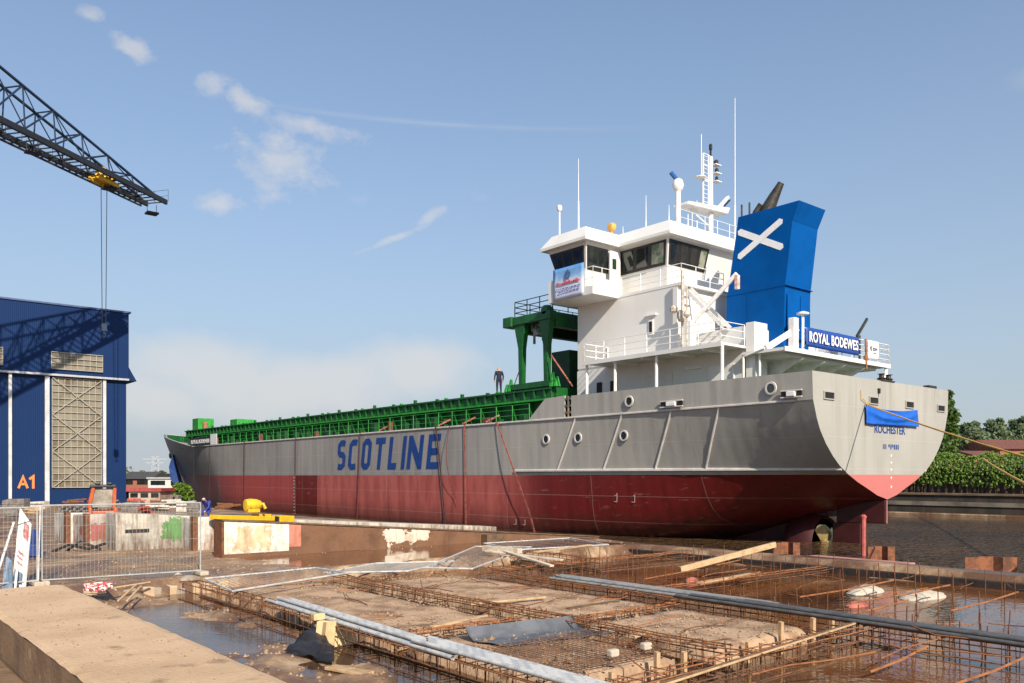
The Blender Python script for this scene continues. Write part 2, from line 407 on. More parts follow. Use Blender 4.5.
def water_mat(name, c1, c2, cs, rough, bump, bs, bs2, stretch=(1, 1, 1), dist=.05):
    m = bpy.data.materials.new(name); m.use_nodes = True; N, L, b = nodes_of(m)
    g = N.new('ShaderNodeNewGeometry'); mp = N.new('ShaderNodeMapping'); mp.inputs['Scale'].default_value = stretch; mp.inputs['Rotation'].default_value = (0, 0, R(25))
    L.new(g.outputs['Position'], mp.inputs[0])
    def nz(s, d=4, r=.5):
        n = N.new('ShaderNodeTexNoise'); n.inputs['Scale'].default_value = s; n.inputs['Detail'].default_value = d; n.inputs['Roughness'].default_value = r
        L.new(mp.outputs[0], n.inputs['Vector']); return n.outputs[0]
    r = N.new('ShaderNodeMapRange'); r.inputs[1].default_value = .38; r.inputs[2].default_value = .66; L.new(nz(cs, 6, .6), r.inputs[0])
    mx = N.new('ShaderNodeMixRGB'); mx.inputs[1].default_value = (*c1, 1); mx.inputs[2].default_value = (*c2, 1); L.new(r.outputs[0], mx.inputs[0])
    L.new(mx.outputs[0], b.inputs['Base Color']); b.inputs['Roughness'].default_value = rough; b.inputs['IOR'].default_value = 1.33
    ad = N.new('ShaderNodeMath'); ad.operation = 'ADD'; L.new(nz(bs, 3), ad.inputs[0]); L.new(nz(bs2, 2), ad.inputs[1])
    bp = N.new('ShaderNodeBump'); bp.inputs['Strength'].default_value = bump; bp.inputs['Distance'].default_value = dist
    L.new(ad.outputs[0], bp.inputs['Height']); L.new(bp.outputs[0], b.inputs['Normal'])
    return m
canal_m = water_mat('canal_water', (.040, .026, .015), (.085, .048, .024), .12, .04, .9, .9, 3.0, (1, 1, 1), .75)
pit_m = water_mat('pit_water', (.17, .065, .018), (.065, .028, .013), .25, .03, .12, 1.5, 6, (1, 1, 1), .05)
pud_m = water_mat('puddle_water', (.17, .075, .034), (.10, .045, .022), .5, .04, .10, 1.6, 8, (1, 1, 1), .03)
def sheet(name, x0, x1, y0, y1, z, m):
    q = MB(); q.poly([(x0, y0, z), (x1, y0, z), (x1, y1, z), (x0, y1, z)]); o = q.build(name, m, loc=(0, 0, 0), fix=False); tag(o, kind='structure')
    return o
sheet('canal_water', 25.3, 77.45, -200, 420, CANAL_Z, canal_m)
sheet('pit_water', 7.1, 24.75, -30, 22.9, PIT_Z, pit_m)
sheet('pool_water', 2.6, 7.1, -30, 22.9, PIT_Z, water_mat('dark_pool_water', (.060, .034, .021), (.12, .062, .034), .6, .10, .10, 1.2, 7, (1, 1, 1), .05))
sheet('puddle_water', 10.2, 25.2, 23.0, 27.4, PUD_Z, pud_m)

# sand beds between the reinforcement cages
sand_m = M('dry_sand', (.43, .285, .175), .95, col2=(.25, .15, .085), vs_=1.3, mix=(.42, .62), bump=1.0, bs=11, col3=(.18, .10, .055), vs3=1.7, mix3=(.56, .66))
def sand_bed(x0, x1, y0, y1, z, o):
    q = MB(); nx, ny = round((x1 - x0) / .14), round((y1 - y0) / .2); rows = []
    for j in range(ny + 1):
        row = []
        for i in range(nx + 1):
            x, y = x0 + (x1 - x0) * i / nx, y0 + (y1 - y0) * j / ny
            e = min(x - x0, x1 - x, y - y0, y1 - y)
            row.append((x, y, -.95 + (z + .95) * sm(-.05, .22, e + .10 * fn(x, y, 1.5, o) + .05 * fn(x, y, 5, o)) + .028 * fbm(x, y, .9, o) + .014 * fbm(x, y, 4, o)))
        rows.append(row)
    q.grid(rows); ob = q.build('sand_bed', sand_m, loc=(0, 0, 0), fix=False); ob.data.shade_smooth(); tag(ob, kind='structure')
sand_bed(7.7, 10.55, 8.3, 12.35, -.12, 1)
sand_bed(7.7, 10.55, 12.55, 20.6, -.09, 2)
sand_bed(11.15, 14.3, 8.2, 11.6, -.10, 3)
sand_bed(11.15, 14.3, 11.75, 19.6, -.08, 4)

# ------------------------------------------------------------------ quay edge beam on the canal
qm = M('dark_quay_concrete', (.035, .022, .016), .8, col2=(.018, .013, .011), vs_=2.5, bump=.6, bs=12, col3=(.11, .055, .035), vs3=4)
root = empty('quay_edge', (25.2, 0, -1.2), 'dark rusty quay edge beam between the flooded pit and the canal', 'quay')
q = MB(); q.box(24.75, 26.1, -60, 27.0, -1.2, -.16); q.build('edge_beam', qm, root, bevel=.03)
q = MB(); q.box(25.05, 26.13, -60, 27.0, -.157, -.09); q.build('steel_capping', M('rusty_capping', (.11, .042, .028), .5, col2=(.06, .028, .022), vs_=3, col3=(.24, .11, .085), vs3=2), root)
q = MB(); q.box(25.4, 26.0, 27.0, 300, -3, -.3); q.build('canal_wall', qm, root)
# pinkish slab lying on the quay edge
pc = G(905, 566, -.08)
q = MB(); q.box(25.3, 26.6, 12.2, 15.6, -.088, -.01); tag(q.build('concrete_slab', M('pink_concrete', (.42, .20, .16), .7, col2=(.3, .13, .1), vs_=2), bevel=.02), 'pinkish flat slab lying on the quay edge behind the water pit', 'slab')

# ------------------------------------------------------------------ slipway beams of concrete
slip_front = M('whitewashed_concrete', (.72, .66, .55), .8)
def patchy(name, base, patches, rough=.85, dirt=(.17, .085, .045), dirt_fac=.55):
    """concrete whose paint patches have their own outline; patches = (axis value range along X, z range, colour) in object space"""
    m = bpy.data.materials.new(name); m.use_nodes = True; N, L, b = nodes_of(m); b.inputs['Roughness'].default_value = rough
    t = N.new('ShaderNodeTexCoord'); s = N.new('ShaderNodeSeparateXYZ'); L.new(t.outputs['Object'], s.inputs[0])
    def nz(sc, d=8):
        n = N.new('ShaderNodeTexNoise'); n.inputs['Scale'].default_value = sc; n.inputs['Detail'].default_value = d; n.inputs['Roughness'].default_value = .65
        L.new(t.outputs['Object'], n.inputs['Vector']); return n.outputs[0]
    def ma(op, a, c):
        n = N.new('ShaderNodeMath'); n.operation = op
        for i, v in enumerate((a, c)):
            if isinstance(v, (int, float)): n.inputs[i].default_value = v
            else: L.new(v, n.inputs[i])
        return n.outputs[0]
    def mixc(f, a, c):
        n = N.new('ShaderNodeMixRGB'); L.new(f, n.inputs[0])
        for i, v in ((1, a), (2, c)):
            if isinstance(v, tuple): n.inputs[i].default_value = (*v, 1)
            else: L.new(v, n.inputs[i])
        return n.outputs[0]
    wob = ma('ADD', ma('MULTIPLY', ma('SUBTRACT', nz(1.3), .5), 1.7), ma('MULTIPLY', ma('SUBTRACT', nz(7), .5), .5))
    X = ma('ADD', s.outputs[0], wob); Z = ma('ADD', s.outputs[2], ma('MULTIPLY', ma('SUBTRACT', nz(1.9), .5), 1.5))
    r = N.new('ShaderNodeMapRange'); r.inputs[1].default_value = .42; r.inputs[2].default_value = .62; L.new(nz(1.2), r.inputs[0])
    c = mixc(r.outputs[0], base, tuple(v * .62 for v in base))
    for x0, x1, z0, z1, colr, wobx in patches:
        xx = X if wobx else s.outputs[0]; zz = Z if wobx else s.outputs[2]
        f = ma('MULTIPLY', ma('MULTIPLY', ma('GREATER_THAN', xx, x0), ma('LESS_THAN', xx, x1)), ma('MULTIPLY', ma('GREATER_THAN', zz, z0), ma('LESS_THAN', zz, z1)))
        n2 = N.new('ShaderNodeMapRange'); n2.inputs[1].default_value = .50; n2.inputs[2].default_value = .68; L.new(nz(2.4), n2.inputs[0])
        c = mixc(f, c, mixc(n2.outputs[0], colr, tuple(v * .7 for v in colr)))
    d = N.new('ShaderNodeMapRange'); d.inputs[1].default_value = .47; d.inputs[2].default_value = .66; mpd = N.new('ShaderNodeMapping'); mpd.inputs['Scale'].default_value = (1.5, 1.5, .30); L.new(t.outputs['Object'], mpd.inputs[0])
    nd = N.new('ShaderNodeTexNoise'); nd.inputs['Scale'].default_value = 2.2; nd.inputs['Detail'].default_value = 10; nd.inputs['Roughness'].default_value = .7; L.new(mpd.outputs[0], nd.inputs['Vector'])
    low = ma('MULTIPLY', ma('SUBTRACT', .45, s.outputs[2]), .22)
    L.new(ma('ADD', nd.outputs[0], ma('MAXIMUM', low, -.02)), d.inputs[0])
    c = mixc(ma('MULTIPLY', d.outputs[0], dirt_fac), c, dirt)
    L.new(c, b.inputs['Base Color'])
    bp = N.new('ShaderNodeBump'); bp.inputs['Strength'].default_value = .5; bp.inputs['Distance'].default_value = .04
    L.new(nz(9), bp.inputs['Height']); L.new(bp.outputs[0], b.inputs['Normal'])
    return m
root = empty('slipway_beam', (10.5, 28.0, 0), 'long stained concrete slipway beam with whitewashed end sloping down to the ship', 'slipway beam')
q = MB(); q.hexa([(10.45, 27.32, -.2), (28, 27.32, -1), (28, 28.0, -1), (10.45, 28.0, -.2)], [(10.45, 27.32, 1.22), (28, 27.32, -.12), (28, 28.0, -.12), (10.45, 28.0, 1.22)])
q.build('beam_body', patchy('slip_beam_paint', (.17, .082, .042), [(-.4, PY(289, 540, 27.32).x - 10.5, .12, 1.6, (.76, .70, .58), False), (.35, 1.6, .3, 1.0, (.62, .48, .30), True), (PY(289, 540, 27.32).x - 10.5, PY(301, 540, 27.32).x - 10.5, .25, 1.1, (.55, .20, .14), False), (PY(383, 540, 27.32).x - 10.5, PY(428, 540, 27.32).x - 10.5, .15, .66, (.66, .56, .44), True)], dirt_fac=.6), root, bevel=.03)
q = MB(); q.hexa([(10.38, 27.28, 1.225), (28, 27.28, -.115), (28, 28.04, -.115), (10.38, 28.04, 1.225)], [(10.38, 27.28, 1.27), (28, 27.28, -.07), (28, 28.04, -.07), (10.38, 28.04, 1.27)])
q.build('timber_runner', wood_d, root, bevel=.01)
q = MB(); q.box(10.36, 10.447, 27.30, 28.02, -.2, 1.2); q.build('shaded_end_sheet', rust, root)  # added dark sheet standing in for shade on the beam's end face
q = MB(); q.box(21.1, 22.1, 26.9, 27.3, -.1, .32); q.build('timber_block', wood_d, root, bevel=.02)
root = empty('slipway_beam', (8.3, 33, 0), 'graffiti painted concrete slipway beam end with green patch behind the mesh fence', 'slipway beam')
q = MB(); q.hexa([(8.45, 32.4, -.2), (26, 32.4, -1), (26, 33.8, -1), (8.45, 33.8, -.2)], [(8.45, 32.4, 1.36), (26, 32.4, .2), (26, 33.8, .2), (8.45, 33.8, 1.36)])
q.build('beam_body', patchy('graffiti_beam_paint', (.50, .45, .37), [(1.85, 3.0, .30, 1.15, (.10, .25, .075), True), (.45, 1.3, .62, .76, (.02, .02, .02), False), (3.1, 4.2, -.1, 2, (.2, .13, .09), True)], dirt=(.10, .05, .035), dirt_fac=.9), root, bevel=.04)
for i, (x0, x1, y0, z1, colr, lab, pat) in enumerate([(8.1, 9.0, 34.6, 1.25, (.50, .42, .36), 'narrow concrete block with red graffiti left of the green painted beam', [(.0, 1, .25, .85, (.34, .10, .09), True)]),
        (8.0, 8.7, 37.2, 1.22, (.62, .57, .50), 'narrow white concrete block farthest from the green painted beam', []), (9.3, 10.1, 34.2, 1.22, (.60, .56, .52), 'pale concrete block close behind the green painted beam end', []), (10.75, 12.6, 30.6, 1.2, (.66, .62, .55), 'broad whitewashed concrete block between the mesh fence and the long slipway beam', [])]):
    root = empty('concrete_block', (x0, y0, 0), lab, 'concrete block', 'concrete blocks behind the fence')
    q = MB(); q.hexa([(x0, y0, -.2), (x1, y0, -.2), (x1, y0 + 3, -.2), (x0, y0 + 3, -.2)], [(x0, y0, z1), (x1, y0, z1), (x1, y0 + 3, z1 - .1), (x0, y0 + 3, z1 - .1)])
    q.build('block_body', patchy('block_paint', colr, pat, dirt_fac=.9), root, bevel=.04)
    q = MB(); q.box(x0 - .16, x0 - .003, y0 - .02, y0 + .4, -.2, z1 + .03); q.build('steel_edge', rust, root)
# foreground concrete beam the photographer looks along
root = empty('concrete_beam', (2.4, 6, 0), 'big dusty concrete beam with worn edges in the left foreground', 'concrete beam')
q = MB(); rows = []
for j in range(90):
    y = -3 + 17.7 * j / 89; row = []
    for i in range(15):
        x = 1.75 + 1.30 * i / 14; z = 1.0 + .006 * fbm(x, y, 1.1) + .005 * fbm(x, y, 5)
        if i in (0, 14): z -= .012 + .022 * abs(fn(x, y, 3))
        row.append((x + (.010 * fn(x, y, 2.0, 5) if i in (0, 14) else 0), y, z))
    rows.append([(row[0][0], y, .55)] + row + [(row[-1][0] + .01, y, .1)])
q.grid(rows); q.poly([(1.75, 14.7, .1), (3.05, 14.7, .1), (3.05, 14.7, .97), (1.75, 14.7, .97)])
side = M('shaded_concrete_side', (.21, .125, .065), .9, col2=(.14, .08, .04), vs_=1.4, bump=.8, bs=14, col3=(.34, .23, .14), vs3=3)  # darker brown puts the shade of the beam's left face into its colour
q.f = [f for f in q.f if not all(abs(q.v[i].x - 1.75) < .06 for i in f)]
top = q.build('beam_top', sandc, root, fix=False)
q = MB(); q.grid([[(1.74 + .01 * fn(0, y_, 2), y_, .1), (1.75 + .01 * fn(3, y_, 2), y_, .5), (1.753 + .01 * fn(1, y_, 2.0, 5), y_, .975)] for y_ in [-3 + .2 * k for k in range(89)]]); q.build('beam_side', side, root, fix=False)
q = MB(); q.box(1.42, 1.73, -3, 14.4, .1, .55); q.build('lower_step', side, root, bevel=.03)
q = MB(); q.box(1.5, 1.9, -3, 14.3, -.1, .099); q.build('base_timber', wood_d, root)
# earth bank against its right side
q = MB(); rows = []
for j in range(80):
    y = -2 + 17 * j / 79
    rows.append([(3.04, y, .72 + .06 * fbm(2, y, 1.3)), (3.2 + .08 * fn(1, y, 1.2), y, .5 + .1 * fbm(3, y, 1.1)), (3.45 + .12 * fn(2, y, 1.1), y, .05 + .15 * fbm(5, y, 1.4)), (3.8 + .2 * fn(7, y, .9), y, -.3 + .12 * fbm(8, y, 1.5)), (4.3 + .3 * fn(9, y, .8), y, -.65)])
q.grid(rows); o = q.build('earth_bank', M('earth_bank', (.27, .165, .09), .95, col2=(.17, .095, .05), vs_=1.8, bump=1.0, bs=10, col3=(.42, .30, .19), vs3=7, mix3=(.6, .7)), loc=(0, 0, 0), fix=False); o.data.shade_smooth(); tag(o, kind='structure')

# ------------------------------------------------------------------ shipyard hall
YH = 89.5
clad = bpy.data.materials.new('blue_cladding'); clad.use_nodes = True; N, L, b = nodes_of(clad)
t = N.new('ShaderNodeTexCoord'); wv = N.new('ShaderNodeTexWave'); wv.bands_direction = 'X'; wv.inputs['Scale'].default_value = 1.9
L.new(t.outputs['Object'], wv.inputs['Vector']); bp = N.new('ShaderNodeBump'); bp.inputs['Strength'].default_value = .22; bp.inputs['Distance'].default_value = .05
L.new(wv.outputs['Fac'], bp.inputs['Height']); L.new(bp.outputs[0], b.inputs['Normal'])
nz = N.new('ShaderNodeTexNoise'); nz.inputs['Scale'].default_value = .35; nz.inputs['Detail'].default_value = 5; L.new(t.outputs['Object'], nz.inputs['Vector'])
mx = N.new('ShaderNodeMixRGB'); mx.inputs[1].default_value = (.007, .024, .083, 1); mx.inputs[2].default_value = (.010, .029, .096, 1); L.new(nz.outputs[0], mx.inputs[0])
L.new(mx.outputs[0], b.inputs['Base Color']); b.inputs['Roughness'].default_value = .5; b.inputs['Specular IOR Level'].default_value = .08
trans = M('translucent_sheet', (.22, .195, .145), .4, col2=(.175, .15, .11), vs_=.5, col3=(.11, .075, .05), vs3=.6, mix3=(.5, .7))
root = empty('shipyard_hall', (-15, YH + 10, 0), 'tall blue corrugated shipbuilding hall with orange A1 lettering on its door', 'hall')
XR = 24.55
zt = 19.0
q = MB(); q.box(-62, XR, YH, YH + 60, 12.45, zt); q.build('upper_wall', clad, root)
q = MB(); q.box(-62, XR - .12, YH + .45, YH + 60, 0, 12.45); q.build('lower_wall', clad, root)
q = MB(); q.box(-62.2, XR + .2, YH - .12, YH + 60, zt, zt + .16); q.build('roof', M('roof_edge', (.05, .09, .2), .5, col2=(.04, .07, .16)), root)
q = MB(); q.prism([(XR + .003, YH + .5, 12.3), (XR + .9, YH + .5, 12.3), (XR + .5, YH + .5, 13.0), (XR + .003, YH + .5, 13.9)], (0, 40, 0)); q.build('gutter', clad, root)
q = MB(); q.box(-62, XR + .02, YH - .05, YH + .5, 12.25, 12.44); q.build('door_track', M('pale_steel', (.42, .44, .46), .5, .3, col2=(.35, .36, .38)), root)
for xa, xb in ((11.0, 11.35), (14.12, 14.38), (17.12, 17.5), (22.22, 22.5), (8.0, 8.4)):
    q = MB(); q.box(xa, xb, YH + .2, YH + .447, 0, 12.2); q.build('door_post', M('door_post_white', (.52, .52, .51), .5, col2=(.40, .40, .39), vs_=1), root)
# big translucent window of the door
def lattice_window(x0, x1, z0, z1, y, nx, nz_, diag):
    q = MB(); q.box(x0, x1, y - .05, y - .003, z0, z1); w = q.build('window', trans, root)
    q = MB()
    for i in range(nx + 1): q.box(x0 + (x1 - x0) * i / nx - .03, x0 + (x1 - x0) * i / nx + .03, y - .12, y - .055, z0, z1)
    for i in range(nz_ + 1): q.box(x0, x1, y - .19, y - .125, z0 + (z1 - z0) * i / nz_ - .03, z0 + (z1 - z0) * i / nz_ + .03)
    if diag:
        hh = (z1 - z0) / diag
        for k in range(diag):
            za, zb = z0 + hh * k, z0 + hh * (k + 1)
            q.beam((x0, y - .23, za), (x1, y - .23, zb), .06, .06, (0, 1, 0)); q.beam((x1, y - .29, za), (x0, y - .29, zb), .06, .06, (0, 1, 0))
    q.build('glazing_bars', M('glazing_bar', (.34, .32, .27), .5, col2=(.28, .26, .2)), w)
lattice_window(17.75, 22.1, 1.6, 12.1, YH + .45, 8, 16, 3)
lattice_window(17.6, 22.1, 12.9, 14.5, YH, 8, 3, 0)
lattice_window(9.0, 13.6, 12.9, 14.5, YH, 8, 3, 0)
strokes('lettering', [(14.95, .75, [(False, [(0, 0), (.5, 1.0), (1, 0)]), (False, [(.28, .36), (.72, .36)])]), (15.95, .4, [(False, [(-.25, .78), (.55, 1.02), (.55, -.04)])])], lambda u, v: (Vector((u, YH + .445, 1.56 + v * 1.08)), Vector((0, -1, 0))), .2, letter_orange, root, .02)

# ------------------------------------------------------------------ slewing yard crane
T0, L0 = AT(154, 204, 76), AT(0, 128, 59.6)
ex = Vector((L0.x - T0.x, L0.y - T0.y, 0)); Lv = ex.length; ex.normalize(); ly = Vector((-ex.y, ex.x, 0)); zt0 = T0.z
def J(t, a, h): return Vector((T0.x, T0.y, zt0)) + ex * t + ly * a + Vector((0, 0, h))
JL = 48.0
base = J(JL, 0, 0)
root = empty('yard_crane', (base.x, base.y, 0), 'dark blue lattice jib of yard crane reaching over the blue hall', 'crane')
def top_h(t): return .25 + 3.55 * min(t, 26) / 17.0
HW = 1.0
for a in (-HW, HW):
    q = MB(); q.beam(J(-.4, a, .2), J(JL, a, .2), .22, .42); q.build('bottom_chord', crane_dk, root)
    q = MB(); q.tube([J(.8, a * .8, .4)] + [J(t, a * .8, top_h(t)) for t in (6, 12, 18, 26)] + [J(JL, a * .8, top_h(JL))], .12, 6); q.build('top_chord', crane_blue, root)
q = MB(); t = 1.2; k = 0
while t < JL - 3:
    st = 2.9
    for a in (-HW, HW):
        q.bar(J(t, a * .8, top_h(t)), J(t + st, a, .4), .075, 5); q.bar(J(t + st, a, .4), J(t + st, a * .8, top_h(t + st)), .06, 5)
        if k % 2: q.bar(J(t, a, .4), J(t + st, a * .8, top_h(t + st)), .05, 5)
    q.bar(J(t + st, -HW * .8, top_h(t + st)), J(t + st, HW * .8, top_h(t + st)), .06, 5)
    q.bar(J(t, -HW, .3), J(t + st, HW, .3), .06, 5)
    q.bar(J(t, -HW * .8, top_h(t)), J(t + st, HW * .8, top_h(t + st)), .04, 5)
    t += st; k += 1
q.build('lattice', crane_blue, root)
q = MB(); t = 0
while t < JL: q.box(0, 0, 0, 0, 0, 0) if False else q.beam(J(t, -HW - .7, .1), J(t, HW, .1), .08, .08); t += .72
q.beam(J(-.5, -HW - .7, .12), J(JL, -HW - .7, .12), .12, .14)
q.build('walkway', M('walkway_steel', (.05, .05, .05), .6, .4, col2=(.035, .035, .035)), root)
railing('handrail', [J(-.5, HW + .1, .3), J(-.5, -HW - .7, .25), J(JL, -HW - .7, .25)], crane_blue, root, 1.05, 2, 1.5, .018)
for t in (-.1, 5.4, 13.6):
    q = MB(); c0 = J(t, -.3, -.75 if t < 0 else -.35); q.box(c0.x - .5, c0.x + .5, c0.y - .45, c0.y + .45, c0.z - .12, c0.z + .02)
    for sx_ in (-.4, .4): q.bar(c0 + Vector((sx_, 0, 0)), c0 + Vector((sx_, 0, .8)), .03, 4)
    q.build('floodlight', crane_dk, root)
tt = Lv * .38; c0 = J(tt, 0, .1)
tr = MB(); tr.beam(J(tt - 1.1, -.5, -.2), J(tt + 1.1, -.5, -.2), .22, .3); tr.beam(J(tt - 1.1, .5, -.2), J(tt + 1.1, .5, -.2), .22, .3); tr.beam(J(tt - .9, 0, -.1), J(tt + .9, 0, -.1), .8, .12)
trolley = tr.build('trolley', yellow, root, bevel=.04)
for dt in (-.7, .35):
    q = MB(); q.lathe([(.05, -.6), (.36, -.6), (.36, -.42), (.24, -.38), (.24, .38), (.36, .42), (.36, .6), (.05, .6)], J(tt + dt, 0, .42), 14, 'y'); q.build('winch_drum', yellow, trolley, smooth=True)
for dt in (-.35, .35):
    q = MB(); q.bar(J(tt + dt, 0, -.4), J(tt + dt * .6, 0, 15.3 - zt0), .03, 5); q.build('hoist_cable', crane_dk, root)
q = MB(); h0 = J(tt, 0, 15.3 - zt0); q.box(h0.x - .2, h0.x + .2, h0.y - .12, h0.y + .12, h0.z - .6, h0.z)
q.tube([h0 + Vector((.0, 0, -.6)), h0 + Vector((0, 0, -.8)), h0 + Vector((.15, 0, -1.0)), h0 + Vector((.0, 0, -1.15)), h0 + Vector((-.15, 0, -1.0))], .05, 6)
q.build('hook_block', crane_blue, root)
q = MB()
for a in (-1.1, 1.1):
    for b_ in (-1.1, 1.1):
        p = base + ex * a + ly * b_; q.bar((p.x, p.y, 0), (p.x, p.y, zt0 + 9), .16, 6)
for k in range(13):
    z0, z1 = 2.5 * k, 2.5 * (k + 1)
    for (a1, b1), (a2, b2) in (((-1.1, -1.1), (1.1, -1.1)), ((1.1, -1.1), (1.1, 1.1)), ((1.1, 1.1), (-1.1, 1.1)), ((-1.1, 1.1), (-1.1, -1.1))):
        p = base + ex * a1 + ly * b1; r_ = base + ex * a2 + ly * b2
        q.bar((p.x, p.y, z0), (r_.x, r_.y, z1), .08, 5)
q.build('tower', crane_blue, root)
# ------------------------------------------------------------------ the cargo ship
CX, HB, YS, YB = 40.75, 6.85, 20.06, 129.8
SB = Vector((CX, 75, -1.7))
ship = empty('cargo_ship', SB, 'grey and oxide red coaster with white bridge aft and blue SCOTLINE lettering on her side', 'ship')
DECK, BUL = 6.08, 7.35
hm = bpy.data.materials.new('hull_paint'); hm.use_nodes = True; N, L, b = nodes_of(hm)
t = N.new('ShaderNodeTexCoord'); sp = N.new('ShaderNodeSeparateXYZ'); L.new(t.outputs['Object'], sp.inputs[0])
def hn(op, a, c=0.0):
    n = N.new('ShaderNodeMath'); n.operation = op
    for i, v in enumerate((a, c)):
        if isinstance(v, (int, float)): n.inputs[i].default_value = v
        else: L.new(v, n.inputs[i])
    return n.outputs[0]
def hz_(s, d=6, stretch=(1, 1, 1), r=.6):
    mp = N.new('ShaderNodeMapping'); mp.inputs['Scale'].default_value = stretch; L.new(t.outputs['Object'], mp.inputs[0])
    n = N.new('ShaderNodeTexNoise'); n.inputs['Scale'].default_value = s; n.inputs['Detail'].default_value = d; n.inputs['Roughness'].default_value = r
    L.new(mp.outputs[0], n.inputs['Vector']); return n.outputs[0]
def hmx(f, a, c):
    n = N.new('ShaderNodeMixRGB')
    if isinstance(f, float): n.inputs[0].default_value = f
    else: L.new(f, n.inputs[0])
    for i, v in ((1, a), (2, c)):
        if isinstance(v, tuple): n.inputs[i].default_value = (*v, 1)
        else: L.new(v, n.inputs[i])
    return n.outputs[0]
def hr(s, a, c, lo=0., hi=1.):
    n = N.new('ShaderNodeMapRange'); n.interpolation_type = 'SMOOTHSTEP'
    for i, v in enumerate((a, c, lo, hi)): n.inputs[i + 1].default_value = v
    L.new(s, n.inputs[0]); return n.outputs[0]
Yo, Zo = sp.outputs[1], sp.outputs[2]
YY = lambda y: y - SB.y
ZZ = lambda z: z - SB.z
streak = hz_(1.6, 8, (1, 1, .06))
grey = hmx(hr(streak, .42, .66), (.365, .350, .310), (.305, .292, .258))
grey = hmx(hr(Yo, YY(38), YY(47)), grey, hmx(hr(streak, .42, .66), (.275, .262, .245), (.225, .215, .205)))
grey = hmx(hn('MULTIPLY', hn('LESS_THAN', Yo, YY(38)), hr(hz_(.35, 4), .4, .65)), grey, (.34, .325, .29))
red_new = hmx(hr(streak, .4, .7), (.145, .0125, .0115), (.105, .0095, .009))
red_old = hmx(hr(hz_(1.2, 8, (1, 1, .25)), .38, .66), (.42, .105, .085), (.31, .065, .055))
old = hn('MULTIPLY', hn('LESS_THAN', Yo, YY(67.2)), hr(Yo, YY(37.0), YY(43)))
fwd = hn('GREATER_THAN', Yo, YY(71.6))
red = hmx(old, red_new, red_old)
red = hmx(fwd, red, hmx(hr(streak, .4, .7), (.36, .068, .064), (.28, .05, .05)))
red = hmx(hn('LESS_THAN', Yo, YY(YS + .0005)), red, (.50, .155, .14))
# weathering: scuffs and a scum band near the water
red = hmx(hn('MULTIPLY', hr(hz_(2.2, 9, (1, .35, 1.5)), .60, .72), .45), red, (.32, .16, .13))
red = hmx(hn('MULTIPLY', hr(hn('SUBTRACT', Zo, hn('MULTIPLY', hz_(.9, 5), 1.2)), ZZ(-.3) - 1.0, ZZ(.6) - .2, 1, 0), .55), red, (.06, .03, .02))
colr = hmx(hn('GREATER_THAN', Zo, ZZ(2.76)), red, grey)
colr = hmx(hn('MULTIPLY', hr(hz_(4.5, 8, (1, 1, .12)), .62, .78), .45), colr, (.20, .13, .09))
colr = hmx(hn('MULTIPLY', hn('MULTIPLY', hr(hz_(7, 6, (1, 1, .03)), .60, .70), hr(Zo, ZZ(3.0), ZZ(6.0))), .5), colr, (.24, .17, .12))
colr = hmx(hn('MULTIPLY', hn('MULTIPLY', hr(hz_(.22, 3, (1, 1, .5)), .46, .60), hn('GREATER_THAN', Zo, ZZ(2.76))), .12), colr, (.55, .50, .45))
# painted grid of shell plates: weld seams
def seam(v, period, off, wdt):
    q = hn('ABSOLUTE', hn('SUBTRACT', hn('FRACT', hn('DIVIDE', hn('ADD', v, off), period)), .5))
    return hn('LESS_THAN', q, wdt / period)
sm_ = hn('MAXIMUM', seam(Zo, 1.45, .35, .018), seam(Yo, 7.2, 1.3, .022))
colr = hmx(hn('MULTIPLY', sm_, .16), colr, (.62, .57, .52))
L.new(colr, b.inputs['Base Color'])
L.new(hr(Zo, ZZ(2.75), ZZ(2.77), .36, .42), b.inputs['Roughness'])
bp = N.new('ShaderNodeBump'); bp.inputs['Strength'].default_value = .40; bp.inputs['Distance'].default_value = .05
wv = N.new('ShaderNodeTexWave'); wv.bands_direction = 'Y'; wv.inputs['Scale'].default_value = .42; wv.inputs['Distortion'].default_value = .6; L.new(t.outputs['Object'], wv.inputs['Vector'])
hgt = hn('ADD', hn('MULTIPLY', wv.outputs['Fac'], .22), hn('ADD', hn('MULTIPLY', hz_(.9, 3), .55), hn('MULTIPLY', sm_, .25)))
L.new(hgt, bp.inputs['Height']); L.new(bp.outputs[0], b.inputs['Normal'])

